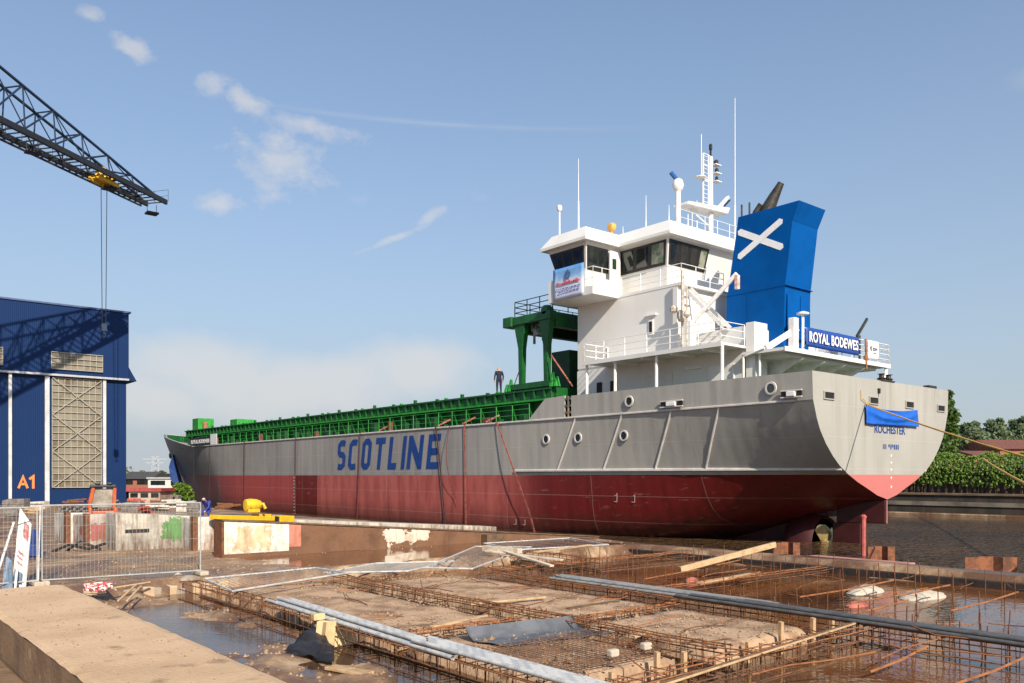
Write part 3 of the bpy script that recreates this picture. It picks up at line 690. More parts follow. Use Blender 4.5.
TR = [(0, 1.55), (1, 1.76), (1.9, 2.08), (2.9, 2.42), (3.8, 2.80), (4.5, 3.17), (5.1, 3.60), (5.7, 4.15), (6.2, 4.77), (6.48, 5.3), (6.68, 5.84), (6.78, DECK)]
MI = [(0, -1.7), (2, -1.7), (4, -1.7), (5.6, -1.7), (6.3, -1.45), (6.7, -1.0), (6.85, -.3), (6.85, 1), (6.85, 2.6), (6.85, 4), (6.85, 5.2), (6.85, DECK)]
def ystem(z):
    pts = [(-1.7, 116), (-.4, 119), (2.7, 122.4), (5.77, 126.3), (8.9, 129.8)]
    for (z0, y0), (z1, y1) in zip(pts, pts[1:]):
        if z <= z1: return y0 + (y1 - y0) * (z - z0) / (z1 - z0)
    return 129.8
def rim(y): return DECK + (0 if y < 99 else 2.82 * (y - 99) / 30.8)
def section(y):
    o = []
    for (tb, tz), (mb_, mz) in zip(TR, MI):
        k_ = len(o) / 11.0; wf = sm(YS - 2, 33, y); wf0 = sm(YS - 2, 33, YS); wf = max(0, (wf - wf0) / (1 - wf0)); ws = sm(YS, 46, y)
        w = wf + (ws - wf) * min(1, k_ * 1.25)
        bb, zz = tb + (mb_ - tb) * w, tz + (mz - tz) * w
        if y > 90:
            zz = -1.7 + (zz + 1.7) * (rim(y) + 1.7) / (DECK + 1.7)
            k = sm(-2, 8, zz); ya = 80 + 15 * k; ys_ = ystem(zz)
            u = (y - ya) / (ys_ - ya)
            p = 1.55 - .25 * k
            f = 1.0 if u <= 0 else (0.0 if u >= 1 else (1 - u ** p) ** (.85 - .1 * k))
            bb *= f
        o.append((bb, zz))
    return o
hys = [YS + .0, 20.9, 22, 23.5, 25, 27, 29, 31, 33, 35, 37, 39, 41, 46, 52, 60, 68, 76, 84, 90, 92, 94, 95, 96, 97, 98, 99] + frange(100, 128, 1) + [128, 128.8, 129.4, 129.75]
mb = MB()
for sgn in (-1, 1): mb.grid([[(CX + sgn * bb, min(y, ystem(zz)), zz) for bb, zz in section(y)] for y in hys])
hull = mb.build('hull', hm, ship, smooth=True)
bm = bmesh.new(); bm.from_mesh(hull.data); bmesh.ops.remove_doubles(bm, verts=bm.verts, dist=.004); bmesh.ops.recalc_face_normals(bm, faces=bm.faces); bm.to_mesh(hull.data); bm.free()
# transom
mb = MB(); pr = [(CX - b_, YS, z) for b_, z in TR] + [(CX - 6.85, YS, BUL)]; pl = [(CX + b_, YS, z) for b_, z in reversed(TR)]; pl = [(CX + 6.85, YS, BUL)] + pl[:-1]
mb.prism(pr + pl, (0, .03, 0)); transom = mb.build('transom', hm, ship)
# decks
deckm = M('deck_green', (.02, .10, .03), .7, col2=(.03, .07, .03), vs_=2)
mb = MB(); 
def hull_b(y, z):
    s_ = section(y)
    for (b0, z0), (b1, z1) in zip(s_, s_[1:]):
        if z0 <= z <= z1 and z1 > z0: return b0 + (b1 - b0) * (z - z0) / (z1 - z0)
    return s_[-1][0]
ed = [(y, max(.02, hull_b(y, DECK - .03) - .03)) for y in hys[1:] if y < 124]
mb.grid([[(CX - w, y, min(DECK, DECK) - .02), (CX + w, y, DECK - .02)] for y, w in ed]); mb.build('main_deck', deckm, ship)
# bulwark aft, both sides, and the sloping wing in front of it
for sgn in (-1, 1):
    mb = MB()
    def sx_(y): return CX + sgn * (section(y)[-1][0] + .005)
    ys_ = [YS + .03, 22, 24, 26, 28, 30, 32, 34, 35.35]
    mb.grid([[(sx_(y), y, DECK), (CX + sgn * (6.86), y, BUL)] for y in ys_]); mb.grid([[(sx_(y) - sgn * .12, y, DECK), (CX + sgn * 6.74, y, BUL)] for y in ys_])
    mb.grid([[(CX + sgn * 6.74, y, BUL), (CX + sgn * 6.86, y, BUL)] for y in ys_])
    mb.build('bulwark', hm, ship)
    mb = MB(); mb.prism([(CX + sgn * 6.85, 35.9, DECK), (CX + sgn * 6.85, 39.2, DECK), (CX + sgn * 6.85, 37.6, BUL), (CX + sgn * 6.85, 35.9, BUL + .05)], (-sgn * .1, 0, 0)); mb.build('bulwark', hm, ship)
mb = MB()
for z in (6.4, 6.8, 7.2): mb.beam((33.95, 35.35, z), (33.95, 35.9, z), .1, .12)
mb.bar((33.93, 35.62, DECK), (33.93, 35.62, BUL), .06); mb.build('bulwark_gate', M('gate_grey', (.10, .09, .08), .5, col2=(.2, .15, .1)), ship)
# gunwale bar, rubbing strakes and sloping fenders
strake = M('strake_grey', (.56, .53, .49), .4, col2=(.46, .43, .40), vs_=2)
for sgn in (-1, 1):
    mb = MB(); mb.tube([(CX + sgn * (section(y)[-1][0] + .02), y, section(y)[-1][1] + .0) for y in hys[1:] if y < 129.5], .065, 6); mb.build('gunwale_bar', strake, ship)
    def hull_b(y, z):
        s_ = section(y)
        for (b0, z0), (b1, z1) in zip(s_, s_[1:]):
            if z0 <= z <= z1 and z1 > z0: return b0 + (b1 - b0) * (z - z0) / (z1 - z0)
        return s_[-1][0]
    mb = MB(); mb.tube([(CX + sgn * (hull_b(y, 3.02) + .02), y, 3.02) for y in [YS + .05, 21, 22, 23.5, 25, 27, 29, 31, 33, 35, 37, 39, 40.5]], .09, 6); mb.build('rubbing_strake', strake, ship)
    for yt, yb in ((35.0, 36.7), (31.4, 33.1), (28.0, 29.55), (25.05, 26.55)):
        mb = MB(); pts = []
        for k in range(9):
            z = 6.05 - 3.0 * k / 8; y = yt + (yb - yt) * k / 8; pts.append((CX + sgn * (hull_b(y, z) + .015), y, z))
        mb.tube(pts, .06, 6); mb.build('sloping_fender', strake, ship)
# forecastle bulwark inside shows green
mb = MB(); fy = [y for y in hys if 98 <= y < 129.5]
for sgn in (-1, 1): mb.grid([[(CX + sgn * max(0, hull_b(y, rim(y) - .8) - .12), min(y, ystem(rim(y) - .8) - .3), rim(y) - .8), (CX + sgn * max(0, section(y)[-1][0] - .15), min(y, ystem(rim(y)) - .3), rim(y) - .02)] for y in fy])
mb.build('forecastle_bulwark_lining', green, ship, fix=False)
# portholes
def porthole(c, nrm, r=.22):
    q = MB(); c = Vector(c); ax = 'x' if abs(nrm[0]) > .5 else 'y'; s_ = nrm[0] if ax == 'x' else nrm[1]
    q.lathe([(r * .72, s_ * .0), (r * .72, s_ * .06), (r, s_ * .06), (r * 1.05, 0)], c, 18, ax); fr = q.build('porthole', strake, ship, smooth=True)
    q = MB(); q.lathe([(.01, s_ * .02), (r * .74, s_ * .021), (r * .74, s_ * .03), (.01, s_ * .031)], c, 18, ax); q.build('glass', glass, fr)
for y in (37.56, 34.87, 31.4): porthole((CX - hull_b(y, 4.9) - .01, y, 4.9), (-1, 0, 0), .30)
for y in (30.8, 22.1): porthole((33.86, y, 6.72), (-1, 0, 0), .30)
def fairlead(y, w):
    q = MB(); x = 33.87; q.box(x - .09, x - .003, y - w, y + w, 6.2, 6.27); q.box(x - .09, x - .003, y - w, y + w, 6.5, 6.57); fr = q.build('fairlead', strake, ship, bevel=.02)
    for dy in (-w * .72, w * .72):
        q = MB(); q.box(x - .045, x - .004, y + dy - w * .22, y + dy + w * .22, 6.273, 6.497); q.build('opening', dark, fr)
    q = MB(); q.box(x - .14, x - .003, y - w * .4, y + w * .4, 6.272, 6.498); q.build('roller', white2, fr, bevel=.03)
fairlead(27.9, .75); fairlead(21.05, .55)
for xo in (-5.48, -1.4, 2.3, 5.9):
    q = MB(); x = CX + xo; w, h = .46, .19
    q.box(x - w, x + w, YS - .06, YS - .003, 6.33 - h, 6.33 - h + .05); q.box(x - w, x + w, YS - .06, YS - .003, 6.33 + h - .05, 6.33 + h)
    q.box(x - w, x - w + .06, YS - .06, YS - .003, 6.33 - h + .051, 6.33 + h - .051); q.box(x + w - .06, x + w, YS - .06, YS - .003, 6.33 - h + .051, 6.33 + h - .051)
    fr = q.build('mooring_port', hm, transom)
    q = MB(); q.box(x - w + .06, x + w - .06, YS - .03, YS - .004, 6.33 - h + .05, 6.33 + h - .05); q.build('opening', dark, transom)
for xo in (-1.0, 3.4):
    pass
q = MB(); q.bar((CX - .9, YS - .01, 6.8), (CX - .9, YS - .01, 6.2), .012, 5); q.box(CX - 1.0, CX - .8, YS - .06, YS - .003, 6.72, 6.95); q.build('stern_light', dark, transom)
q = MB(); q.box(CX - .7, CX + .7, YS - .05, YS + .3, BUL + .003, BUL + .06); q.lathe([(.16, 0), (.22, .1), (.12, .12), (.12, .28), (.22, .3)], (CX - .35, YS + .12, BUL + .06), 10); q.lathe([(.16, 0), (.22, .1), (.12, .12), (.12, .28), (.22, .3)], (CX + .35, YS + .12, BUL + .06), 10)
q.build('roller_fairlead', stack_metal, ship)
q = MB(); q.box(CX + 4.7, CX + 5.6, YS + .05, YS + .4, BUL + .003, BUL + .16); q.build('rail_roller', stack_metal, ship, bevel=.03)
# writing
_r = lambda a, b_, r=.16: [(a, b_)]
ring = [(.3, 0), (.7, 0), (1, .12), (1, .88), (.7, 1), (.3, 1), (0, .88), (0, .12)]
gl_ = {'S': [(False, [(0, .04), (.3, 0), (.7, 0), (1, .10), (1, .40), (.75, .50), (.25, .53), (0, .63), (0, .89), (.3, 1), (.72, 1), (1, .95)])],
       'C': [(False, [(1, .03), (.75, 0), (.3, 0), (0, .12), (0, .88), (.3, 1), (.75, 1), (1, .97)])], 'O': [(True, ring)],
       'T': [(False, [(0, 1), (1, 1)]), (False, [(.5, -.119), (.5, .878)])], 'L': [(False, [(0, 1.119), (0, 0), (1, 0)])], 'I': [(False, [(.5, -.119), (.5, 1.119)])],
       'N': [], 'E': [(False, [(1, 1), (0, 1), (0, 0), (1, 0)]), (False, [(.16, .5), (.85, .5)])]}
gg = []
for ch, l_, r_ in (('S', 136, 156), ('C', 177, 199), ('O', 224, 246), ('T', 266, 300), ('L', 321, 345), ('I', 365, 373), ('N', 390, 430), ('E', 461, 497)):
    ya_, yb_ = PX(300 + l_ / 3.596, 468, 33.885).y, PX(300 + r_ / 3.596, 468, 33.885).y
    gg.append((-ya_, ya_ - yb_, [(c_, [(a, b_ * 1.98) for a, b_ in pl]) for c_, pl in gl_[ch]]))
u0_, w_, _ = gg[6]; xl, xr, yb3, yt3, t3, k3 = u0_ - .235, u0_ + w_ + .235, -.235, 2.215, .47, 1.05
strokes('lettering', gg, lambda u, v: (Vector((33.885, -u - v * .18, 3.45 + v)), Vector((-1, 0, 0))), .47, letter_blue, ship, .012,
        outline=[(xl, yb3), (xl + t3, yb3), (xl + t3, yt3 - k3), (xr - t3, yb3), (xr, yb3), (xr, yt3), (xr - t3, yt3), (xr - t3, yb3 + k3), (xl + t3, yt3), (xl, yt3)])
text_mesh('lettering', 'ROCHESTER', (39.45, YS - .004, 4.78), (1, 0, 0), (0, 0, 1), 3.15, .40, letter_blue, transom, .01, 0, .02)
mb = MB(); random.seed(5)
for k, (x, w) in enumerate([(40.3, .07), (40.45, .07), (40.58, .04), (40.85, .12), (41.05, .1), (41.22, .1), (41.4, .12), (41.6, .12), (41.8, .1)]):
    mb.box(x, x + w, YS - .012, YS - .004, 4.02 + (.1 if k in (3, 5) else 0), 4.26)
mb.build('registry_marks', letter_blue, transom)
mb = MB()
for k, z in enumerate((3.65, 3.3, 2.95, 2.55, 2.1)):
    mb.box(41.08, 41.14, YS - .012, YS - .004, z, z + .13); mb.box(41.15, 41.22, YS - .012, YS - .004, z + .05, z + .09)
mb.build('draught_marks', white2, transom)
mb = MB()
for k in range(14): mb.box(33.875, 33.885, 71.62, 71.74, 2.5 - .3 * k, 2.62 - .3 * k)
mb.build('draught_marks', white2, ship)
mb = MB()
for yy, zz in ((32.4, 1.5), (31.2, 1.5), (40.6, -.1), (39.8, -.1)):
    x = CX - hull_b(yy, zz) - .012
    mb.box(x, x + .01, yy - .12, yy - .08, zz - .25, zz + .25); mb.box(x, x + .01, yy - .079, yy + .12, zz - .25, zz - .21); mb.box(x, x + .01, yy - .079, yy + .1, zz + .1, zz + .14)
mb.build('hull_marks', M('faded_white', (.45, .33, .30), .6, col2=(.4, .28, .25)), ship)
# rudder, nozzle, propeller
under_red = M('shaded_underwater_red', (.055, .007, .007), .5, col2=(.04, .005, .005), vs_=1.5)  # underbody red, darkened in the colour for the shade below the counter
q = MB(); q.prism([(CX - .12, YS + .05, .35), (CX - .16, YS + 2.6, .30), (CX - .16, YS + 2.6, 1.6), (CX - .12, YS + .05, 1.52)], (.26, 0, 0))
q.prism([(CX - .16, YS + 1.3, -1.65), (CX - .2, YS + 2.8, -1.65), (CX - .2, YS + 2.8, .31), (CX - .16, YS + 1.3, .31)], (.36, 0, 0)); q.build('rudder', under_red, ship, bevel=.04)
mb = MB(); mb.bar((CX, YS + .03, .36), (CX, YS + .03, 1.5), .025, 5); mb.build('stern_post_edge', M('pale_red', (.55, .25, .22), .5, col2=(.5, .2, .2)), ship)
q = MB(); NZ = Vector((CX, 24.0, -.85))
q.lathe([(1.32, -.55), (1.42, -.7), (1.62, -.35), (1.66, .5), (1.5, .9), (1.30, .7), (1.28, .0), (1.32, -.55)], NZ, 28, 'y'); q.build('propeller_nozzle', under_red, ship, smooth=True)
q = MB(); q.lathe([(.03, -1.0), (.2, -.9), (.3, -.5), (.3, .0), (.26, 2.6)], NZ, 14, 'y'); prop = q.build('propeller', bronze, ship, smooth=True)
for k in range(4):
    q = MB(); a = math.pi / 2 * k + .6; rows = []
    for i in range(7):
        r_ = .25 + 1.0 * i / 6; w = .5 * math.sin(math.pi * min(1, (i + 1.2) / 7.2)) ** .6 + .08; row = []
        for j in range(5):
            s_ = (j - 2) / 2 * w; tw = .9 - .5 * i / 6
            da = s_ * math.cos(tw) / max(r_, .4); row.append(NZ + Vector((r_ * math.cos(a + da), s_ * math.sin(tw) * .8 - .62, r_ * math.sin(a + da))))
        rows.append(row)
    q.grid(rows); bl = q.build('blade', bronze, prop, smooth=True, fix=False); so_ = bl.modifiers.new('thickness', 'SOLIDIFY'); so_.thickness = .05
q = MB(); q.hexa([(CX - .25, 25.0, -1.7), (CX + .25, 25.0, -1.7), (CX + 2.2, 34, -1.7), (CX - 2.2, 34, -1.7)], [(CX - .5, 25.0, .55), (CX + .5, 25.0, .55), (CX + 2.2, 34, -1.2), (CX - 2.2, 34, -1.2)]); q.build('skeg', under_red, ship)
q = MB(); q.prism([(CX - .35, 22.9, .6), (CX + .35, 22.9, .6), (CX + .3, 26.5, .6), (CX - .3, 26.5, .6)], (0, 0, 1.4)); q.build('nozzle_headbox', under_red, ship, bevel=.05)

# ------------------------------------------------------------------ hold: coaming, covers, rails
cy0, cy1 = 38.2, 104
for sgn in (-1, 1):
    x = CX + sgn * 5.45; xo = CX + sgn * 5.95
    q = MB(); q.box(min(x, x - sgn * .15), max(x, x - sgn * .15), cy0, cy1, DECK - .1, 7.38); q.build('coaming', green, ship)
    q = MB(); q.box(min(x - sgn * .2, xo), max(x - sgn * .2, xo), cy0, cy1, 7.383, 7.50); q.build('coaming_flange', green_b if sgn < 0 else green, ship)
    q = MB(); y = cy0 + .4; q.prism([(x + sgn * .003, y, DECK), (x + sgn * .12, y, DECK), (xo - sgn * .03, y, 7.38), (x + sgn * .003, y, 7.38)], (0, .05, 0)); stay = q.build('coaming_stay', green, ship)
    for k in range(1, 40): o = stay.copy(); COL.objects.link(o); o.location = (0, 1.62 * k, 0)
    q = MB(); y = cy0 + 1.0
    while y < cy1 + 4:
        xr = CX + sgn * (section(y)[-1][0] - .12); q.bar((xr, y, DECK - .05), (xr, y, 7.15 + (rim(y) - DECK)), .028, 5); y += 1.62
    for z in (6.5, 6.85, 7.15): q.tube([(CX + sgn * (section(y)[-1][0] - .12), y, z + rim(y) - DECK) for y in (cy0 + 1, 60, 80, 92, 96, 99)], .018, 5)
    q.build('deck_railing', green_b, ship)
for i in range(11):
    y0 = cy0 + .1 + i * 5.98; q = MB(); zt_ = 8.20 + (.0 if i else .0)
    q.box(CX - 5.7, CX + 5.7, y0, y0 + 5.86, 7.504, zt_); 
    cov = q.build('hatch_cover', green, ship, bevel=.04)
    for sgn in (-1, 1):
        q = MB()
        for k in range(6):
            y = y0 + .5 + k * .97; xx = CX + sgn * 5.703; q.box(min(xx, xx + sgn * .14), max(xx, xx + sgn * .14), y, y + .12, 7.55, zt_ - .147)
        q.box(min(CX + sgn * 5.703, CX + sgn * 5.86), max(CX + sgn * 5.703, CX + sgn * 5.86), y0, y0 + 5.86, zt_ - .1475, zt_ - .05)
        q.build('cover_ribs', green, cov)
        for k in (0, 3, 5):
            q = MB(); y = y0 + .5 + k * .97; q.box(CX + sgn * 5.5 - .1, CX + sgn * 5.5 + .1, y, y + .22, zt_ + .003, zt_ + .12 + .12 * (k == 3)); q.build('cleat', green_b if k == 5 else green, cov, bevel=.02)
# clutter on the side deck
random.seed(3)
for k in range(30):
    q = MB(); y = 40 + 2 * k + random.uniform(0, 1.2); q.box(34.55, 34.9, y, y + random.uniform(.2, .7), DECK, DECK + random.uniform(.3, .9)); q.build('deck_fitting', (M('deck_rust_red', (.15, .045, .03), .7, col2=(.08, .04, .03), vs_=3) if k % 6 == 2 else green_d), ship, bevel=.02)
for y in (44.0, 46.6, 49.5, 57.5):
    q = MB(); q.beam((34.2, y - .2, DECK + .15), (34.9, y - .8, DECK + .62), .2, .12); q.build('strap_end', pinkish, ship, bevel=.03)
# forecastle boxes
for (ya, yb, xa, xb, z0, z1) in ((101.0, 103.0, 35.5, 37.4, 8.2, 9.6), (90.0, 92.0, 35.85, 38.0, 8.2, 8.95)):
    q = MB(); q.box(xa, xb, ya, yb, z0 + .004, z1); bx = q.build('ventilation_box', green_b, ship, bevel=.05)
    for k in range(3):
        q = MB(); q.box(xa + .2 + k * .7, xa + .26 + k * .7, ya - .06, ya - .003, z0 + .05, z1 - .08); q.build('rib', green_b, bx)
q = MB(); q.lathe([(.3, 0), (.3, .75), (.25, .8)], (35.7, 99.2, 8.2), 12); q.build('deck_winch_cover', pinkish, ship, smooth=True)

# ------------------------------------------------------------------ accommodation and bridge
q = MB(); q.box(36, 45.5, 25, 37, DECK - .1, 9.08); q.build('deckhouse', white, ship)
for y in (35.1, 34.0):
    q = MB(); q.box(35.93, 35.997, y - .2, y + .2, 7.2, 8.25); dr = q.build('window', dark, ship, bevel=.02)
q = MB(); q.box(35.94, 35.997, 29.6, 31.5, 6.2, 8.3); q.build('door', M('door_white', (.68, .66, .62), .5, col2=(.62, .6, .56)), ship, bevel=.02)
q = MB(); q.box(35.9, 35.997, 27.6, 28.7, 8.35, 8.5); q.box(35.94, 35.997, 25.6, 27.2, 6.1, 8.4); q.build('wall_fittings', white2, ship, bevel=.02)
q = MB(); q.box(33.9, 47.6, 24.9, 34.5, 9.083, 9.20); q.box(36.1, 45.4, 34.5, 37.0, 9.083, 9.20); q.box(33.88, 33.94, 24.88, 34.52, 9.0, 9.22); q.build('boat_deck', white, ship)
for y in range(26, 34, 2):
    q = MB(); q.box(33.95, 35.99, y, y + .08, 8.9, 9.08); q.build('deck_beam', white, ship)
for y in (34.3, 32.1, 29.15, 25.0):
    q = MB(); q.bar((34.14, y, BUL - 1.2), (34.14, y, 9.08), .085, 8); q.build('deck_pillar', white2, ship, smooth=True)
railing('railing', [(34.0, 34.4, 9.2), (34.0, 25.0, 9.2), (35.9, 24.95, 9.2)], white2, ship, 1.05, 3, 1.5)
railing('railing', [(36.0, 34.45, 9.2), (34.0, 34.4, 9.2)], white2, ship, 1.05, 3, 1.0)
q = MB(); q.box(36.02, 45.48, 29.3, 36.98, 9.203, 13.0); q.build('deckhouse', white, ship)
q = MB(); q.box(35.96, 36.017, 30.95, 31.3, 10.55, 11.4); wq = q.build('window', white2, ship, bevel=.02)
q = MB(); q.box(35.945, 35.957, 31.02, 31.23, 10.65, 11.3); q.build('glass', dark, wq)
q = MB(); q.box(35.85, 36.017, 30.7, 31.5, 11.62, 11.70); q.build('lamp_shelf', white2, ship)
q = MB(); q.box(37.0, 45.0, 25.6, 29.297, 9.204, 10.4); q.build('deckhouse', white, ship)
q = MB(); q.box(35.9, 37.0, 24.35, 24.89, 7.1, 10.35); q.build('ventilation_trunk', white, ship, bevel=.03)
q = MB(); q.box(36.0, 45.5, 29.0, 37.3, 13.003, 13.16); q.box(33.9, 36.0, 33.6, 37.3, 13.003, 13.16); q.box(45.5, 47.6, 33.6, 37.3, 13.003, 13.16); q.build('bridge_deck', white, ship)
# wheelhouse: flared outwards at window height
lo = [(37.45, 31.2), (37.45, 34.85), (34.6, 34.85), (34.6, 37.25), (46.9, 37.25), (46.9, 34.85), (44.05, 34.85), (44.05, 31.2)]
hi = [(37.0, 30.75), (37.0, 34.45), (34.2, 34.45), (34.2, 37.65), (47.3, 37.65), (47.3, 34.45), (44.5, 34.45), (44.5, 30.75)]
rf0 = [(36.62, 30.3), (36.62, 34.12), (33.85, 34.12), (33.85, 38.0), (47.65, 38.0), (47.65, 34.12), (44.9, 34.12), (44.9, 30.3)]
rf1 = [(37.1, 30.75), (37.1, 34.65), (34.35, 34.65), (34.35, 37.5), (47.15, 37.5), (47.15, 34.65), (44.4, 34.65), (44.4, 30.75)]
def lvl(p, z): return [(x, y, z) for x, y in p]
q = MB(); q.hexa(lvl(lo, 13.163), lvl(lo, 14.6)); i0 = len(q.v); wh = q.build('wheelhouse', white, ship)
q = MB(); q.hexa(lvl(lo, 14.603), lvl(hi, 16.2)); q.build('wheelhouse_upper_wall', white, wh)
q = MB(); q.hexa(lvl(rf0, 16.203), lvl(rf0, 16.36)); q.hexa(lvl(rf0, 16.363), lvl(rf1, 17.1)); q.build('wheelhouse_roof', white, wh)
def lerp(a, b_, u): return Vector(a) + (Vector(b_) - Vector(a)) * u
def wall_pt(i, u, z):
    """point on the flared wall i (between plan corners i and i+1), u along, z height"""
    v = (z - 14.603) / (16.2 - 14.603); a = lerp((*lo[i], 0), (*hi[i], 0), v); b_ = lerp((*lo[i + 1], 0), (*hi[i + 1], 0), v)
    p = lerp(a, b_, u); return Vector((p.x, p.y, z))
def band(i, u0, u1, z0, z1, nl, out):
    out = Vector(out); e = .045; q = MB()
    q.prism([wall_pt(i, u0, z0) + out * .004, wall_pt(i, u1, z0) + out * .004, wall_pt(i, u1, z1) + out * .004, wall_pt(i, u0, z1) + out * .004], out * e); fr = q.build('window', black, wh)
    for k in range(nl):
        w = (u1 - u0) / nl; mgu = .09 * (u1 - u0) / nl + .012; a, c = u0 + w * k + mgu, u0 + w * (k + 1) - mgu; za, zb = z0 + .14, z1 - .14; q = MB()
        q.prism([wall_pt(i, a, za) + out * (e + .006), wall_pt(i, c, za) + out * (e + .006), wall_pt(i, c, zb) + out * (e + .006), wall_pt(i, a, zb) + out * (e + .006)], out * .012)
        q.build('pane', glass2 if k == 0 and i in (0, 7) else glass, fr)
    return fr
glass2 = M('bright_window', (.30, .31, .24), .12, spec=.8, col2=(.12, .17, .10), vs_=1.0, mix=(.45, .55))  # bright reflection painted into the colour of these panes
band(0, .03, .97, 14.72, 16.02, 3, (-1, 0, .25))
band(2, .05, .98, 14.70, 15.98, 3, (-1, 0, .25))
band(1, .36, .97, 14.70, 15.98, 2, (0, -1, .25))
lo.append(lo[0]); hi.append(hi[0])
band(7, .50, .985, 14.75, 16.05, 4, (0, -1, .25))
band(3, .03, .97, 14.7, 15.98, 8, (0, 1, .25)); band(4, .05, .95, 14.7, 15.98, 3, (1, 0, .25)); band(6, .05, .95, 14.7, 15.98, 3, (1, 0, .25))
# door of the bridge wing
q = MB(); q.box(36.1, 37.0, 34.36, 34.42, 13.2, 15.95); dr = q.build('door', white, wh, bevel=.015)
q = MB(); q.box(36.3, 36.62, 34.33, 34.357, 14.9, 15.5); q.build('window', M('green_tint_glass', (.02, .05, .03), .1, col2=(.01, .03, .02)), dr)
# wing parapets
for x in (33.9, 47.54):
    q = MB(); q.box(x, x + .06, 34.9, 37.3, 13.163, 14.3); q.box(x, x + .06, 33.6, 34.9, 13.163, 13.45); q.build('wing_parapet', white, ship)
q = MB(); q.box(33.97, 36.0, 37.24, 37.3, 13.163, 14.3); q.build('wing_parapet', white, ship)
q = MB(); q.box(33.97, 36.1, 33.6, 33.655, 13.163, 13.9); q.build('wing_parapet', white, ship)
railing('railing', [(33.95, 34.9, 13.3), (33.95, 33.63, 13.3), (35.4, 33.63, 13.3)], white2, ship, 1.25, 2, .7)
railing('railing', [(36.05, 33.4, 13.16), (36.05, 29.05, 13.16), (39.8, 29.05, 13.16)], white2, ship, 1.0, 3, 1.4)
# inclined ladder and provision crane on the port side
q = MB()
for x in (36.3, 36.9):
    q.beam((x, 29.3, 13.1), (x, 26.5, 10.4), .05, .2)
for k in range(11): q.box(36.31, 36.89, 29.2 - .27 * k, 29.35 - .27 * k, 12.9 - .26 * k, 12.94 - .26 * k)
q.build('stairs', white2, ship)
railing('railing', [(35.95, 29.2, 9.2), (35.95, 25.1, 9.2)], white2, ship, 1.0, 2, 1.3, .018)
q = MB(); q.bar((35.6, 28.6, 9.2), (35.6, 28.6, 13.6), .09, 8); q.lathe([(.22, 0), (.3, .2), (.3, .5), (.2, .6)], (35.6, 28.6, 10.9), 10); q.bar((35.2, 28.0, 9.2), (35.2, 28.0, 12.6), .05, 6); q.lathe([(.12, 0), (.2, .12), (.12, .3)], (35.2, 28.0, 11.0), 10)
q.lathe([(.1, 0), (.22, .1), (.22, .3), (.1, .4)], (35.5, 29.1, 11.4), 10); q.build('davit_post', M('davit_paint', (.55, .50, .42), .5, col2=(.3, .24, .18), vs_=5), ship)
cr0, cr1 = Vector((35.75, 28.2, 10.7)), Vector((36.2, 25.6, 13.0))
q = MB(); q.beam(cr0, cr1, .16, .22); q.box(35.55, 36.0, 28.0, 28.6, 9.2, 10.9); crn = q.build('provision_crane', white2, ship, bevel=.04)
q = MB(); q.box(36.1, 36.3, 25.5, 25.68, 12.2, 12.9); q.build('crane_hook', M('hook_red_white', (.65, .30, .22), .5, col2=(.75, .7, .65), vs_=5), crn)
# roof equipment
def whip(x, y, z, h, r=.03, name='antenna'):
    q = MB(); q.bar((x, y, z), (x, y, z + h * .28), r * 1.6, 6, r * 1.3); q.bar((x, y, z + h * .28), (x, y, z + h), r, 5, r * .45); return q.build(name, white2, wh)
RF = 17.103
q = MB(); p = PX(559.5, 228, 34.6); q.bar((p.x, p.y, RF - .4), (p.x, p.y, RF + 1.55), .05, 6); q.lathe([(.1, 0), (.16, .08), (.17, .28), (.1, .36), (.01, .38)], (p.x, p.y, RF + 1.5), 10); q.build('antenna', white2, wh, smooth=True)
p = PX(578.5, 222, 34.6); q = MB(); q.bar((p.x, p.y, RF - .3), (p.x, p.y, RF + 1.7), .055, 6, .045); q.bar((p.x, p.y, RF + 1.7), (p.x, p.y, RF + 4.2), .025, 5, .012); q.build('antenna', white2, wh)
for px_, py_, xx, hh in ((646, 225, 38.0, 2.2), (669, 222, 38.0, 1.2), (623, 232, 38.3, .9), (697, 228, 41, 2.2), (688, 225, 40, 1.9)):
    p = PX(px_, py_, xx); whip(p.x, p.y, RF, hh, .028)
q = MB(); p = PX(614, 224, 36.6); q.lathe([(.02, -.2), (.2, -.18), (.28, 0), (.28, .10), (.2, .17), (.02, .19)], (p.x, p.y + .2, RF + .38), 14, 'x'); q.bar((p.x, p.y + .2, RF - .6), (p.x, p.y + .2, RF + .35), .07); q.build('search_light', M('ochre_cover', (.70, .38, .08), .6, col2=(.6, .3, .06)), wh, smooth=True)
q = MB(); pb = Vector((38.8, 31.5, RF)); q.bar(pb, pb + Vector((0, 0, 2.3)), .16, 12); q.lathe([(.12, 0), (.27, .14), (.34, .4), (.27, .68), (.1, .8)], pb + Vector((0, 0, 2.1)), 14); tw = q.build('satellite_dome', white2, wh, smooth=True)
q = MB(); q.bar(pb + Vector((0, 0, 2.75)), pb + Vector((-.35, .25, 3.25)), .13, 8); q.build('blue_cap', M('cap_blue', (.02, .09, .28), .4, col2=(.02, .08, .25)), tw)
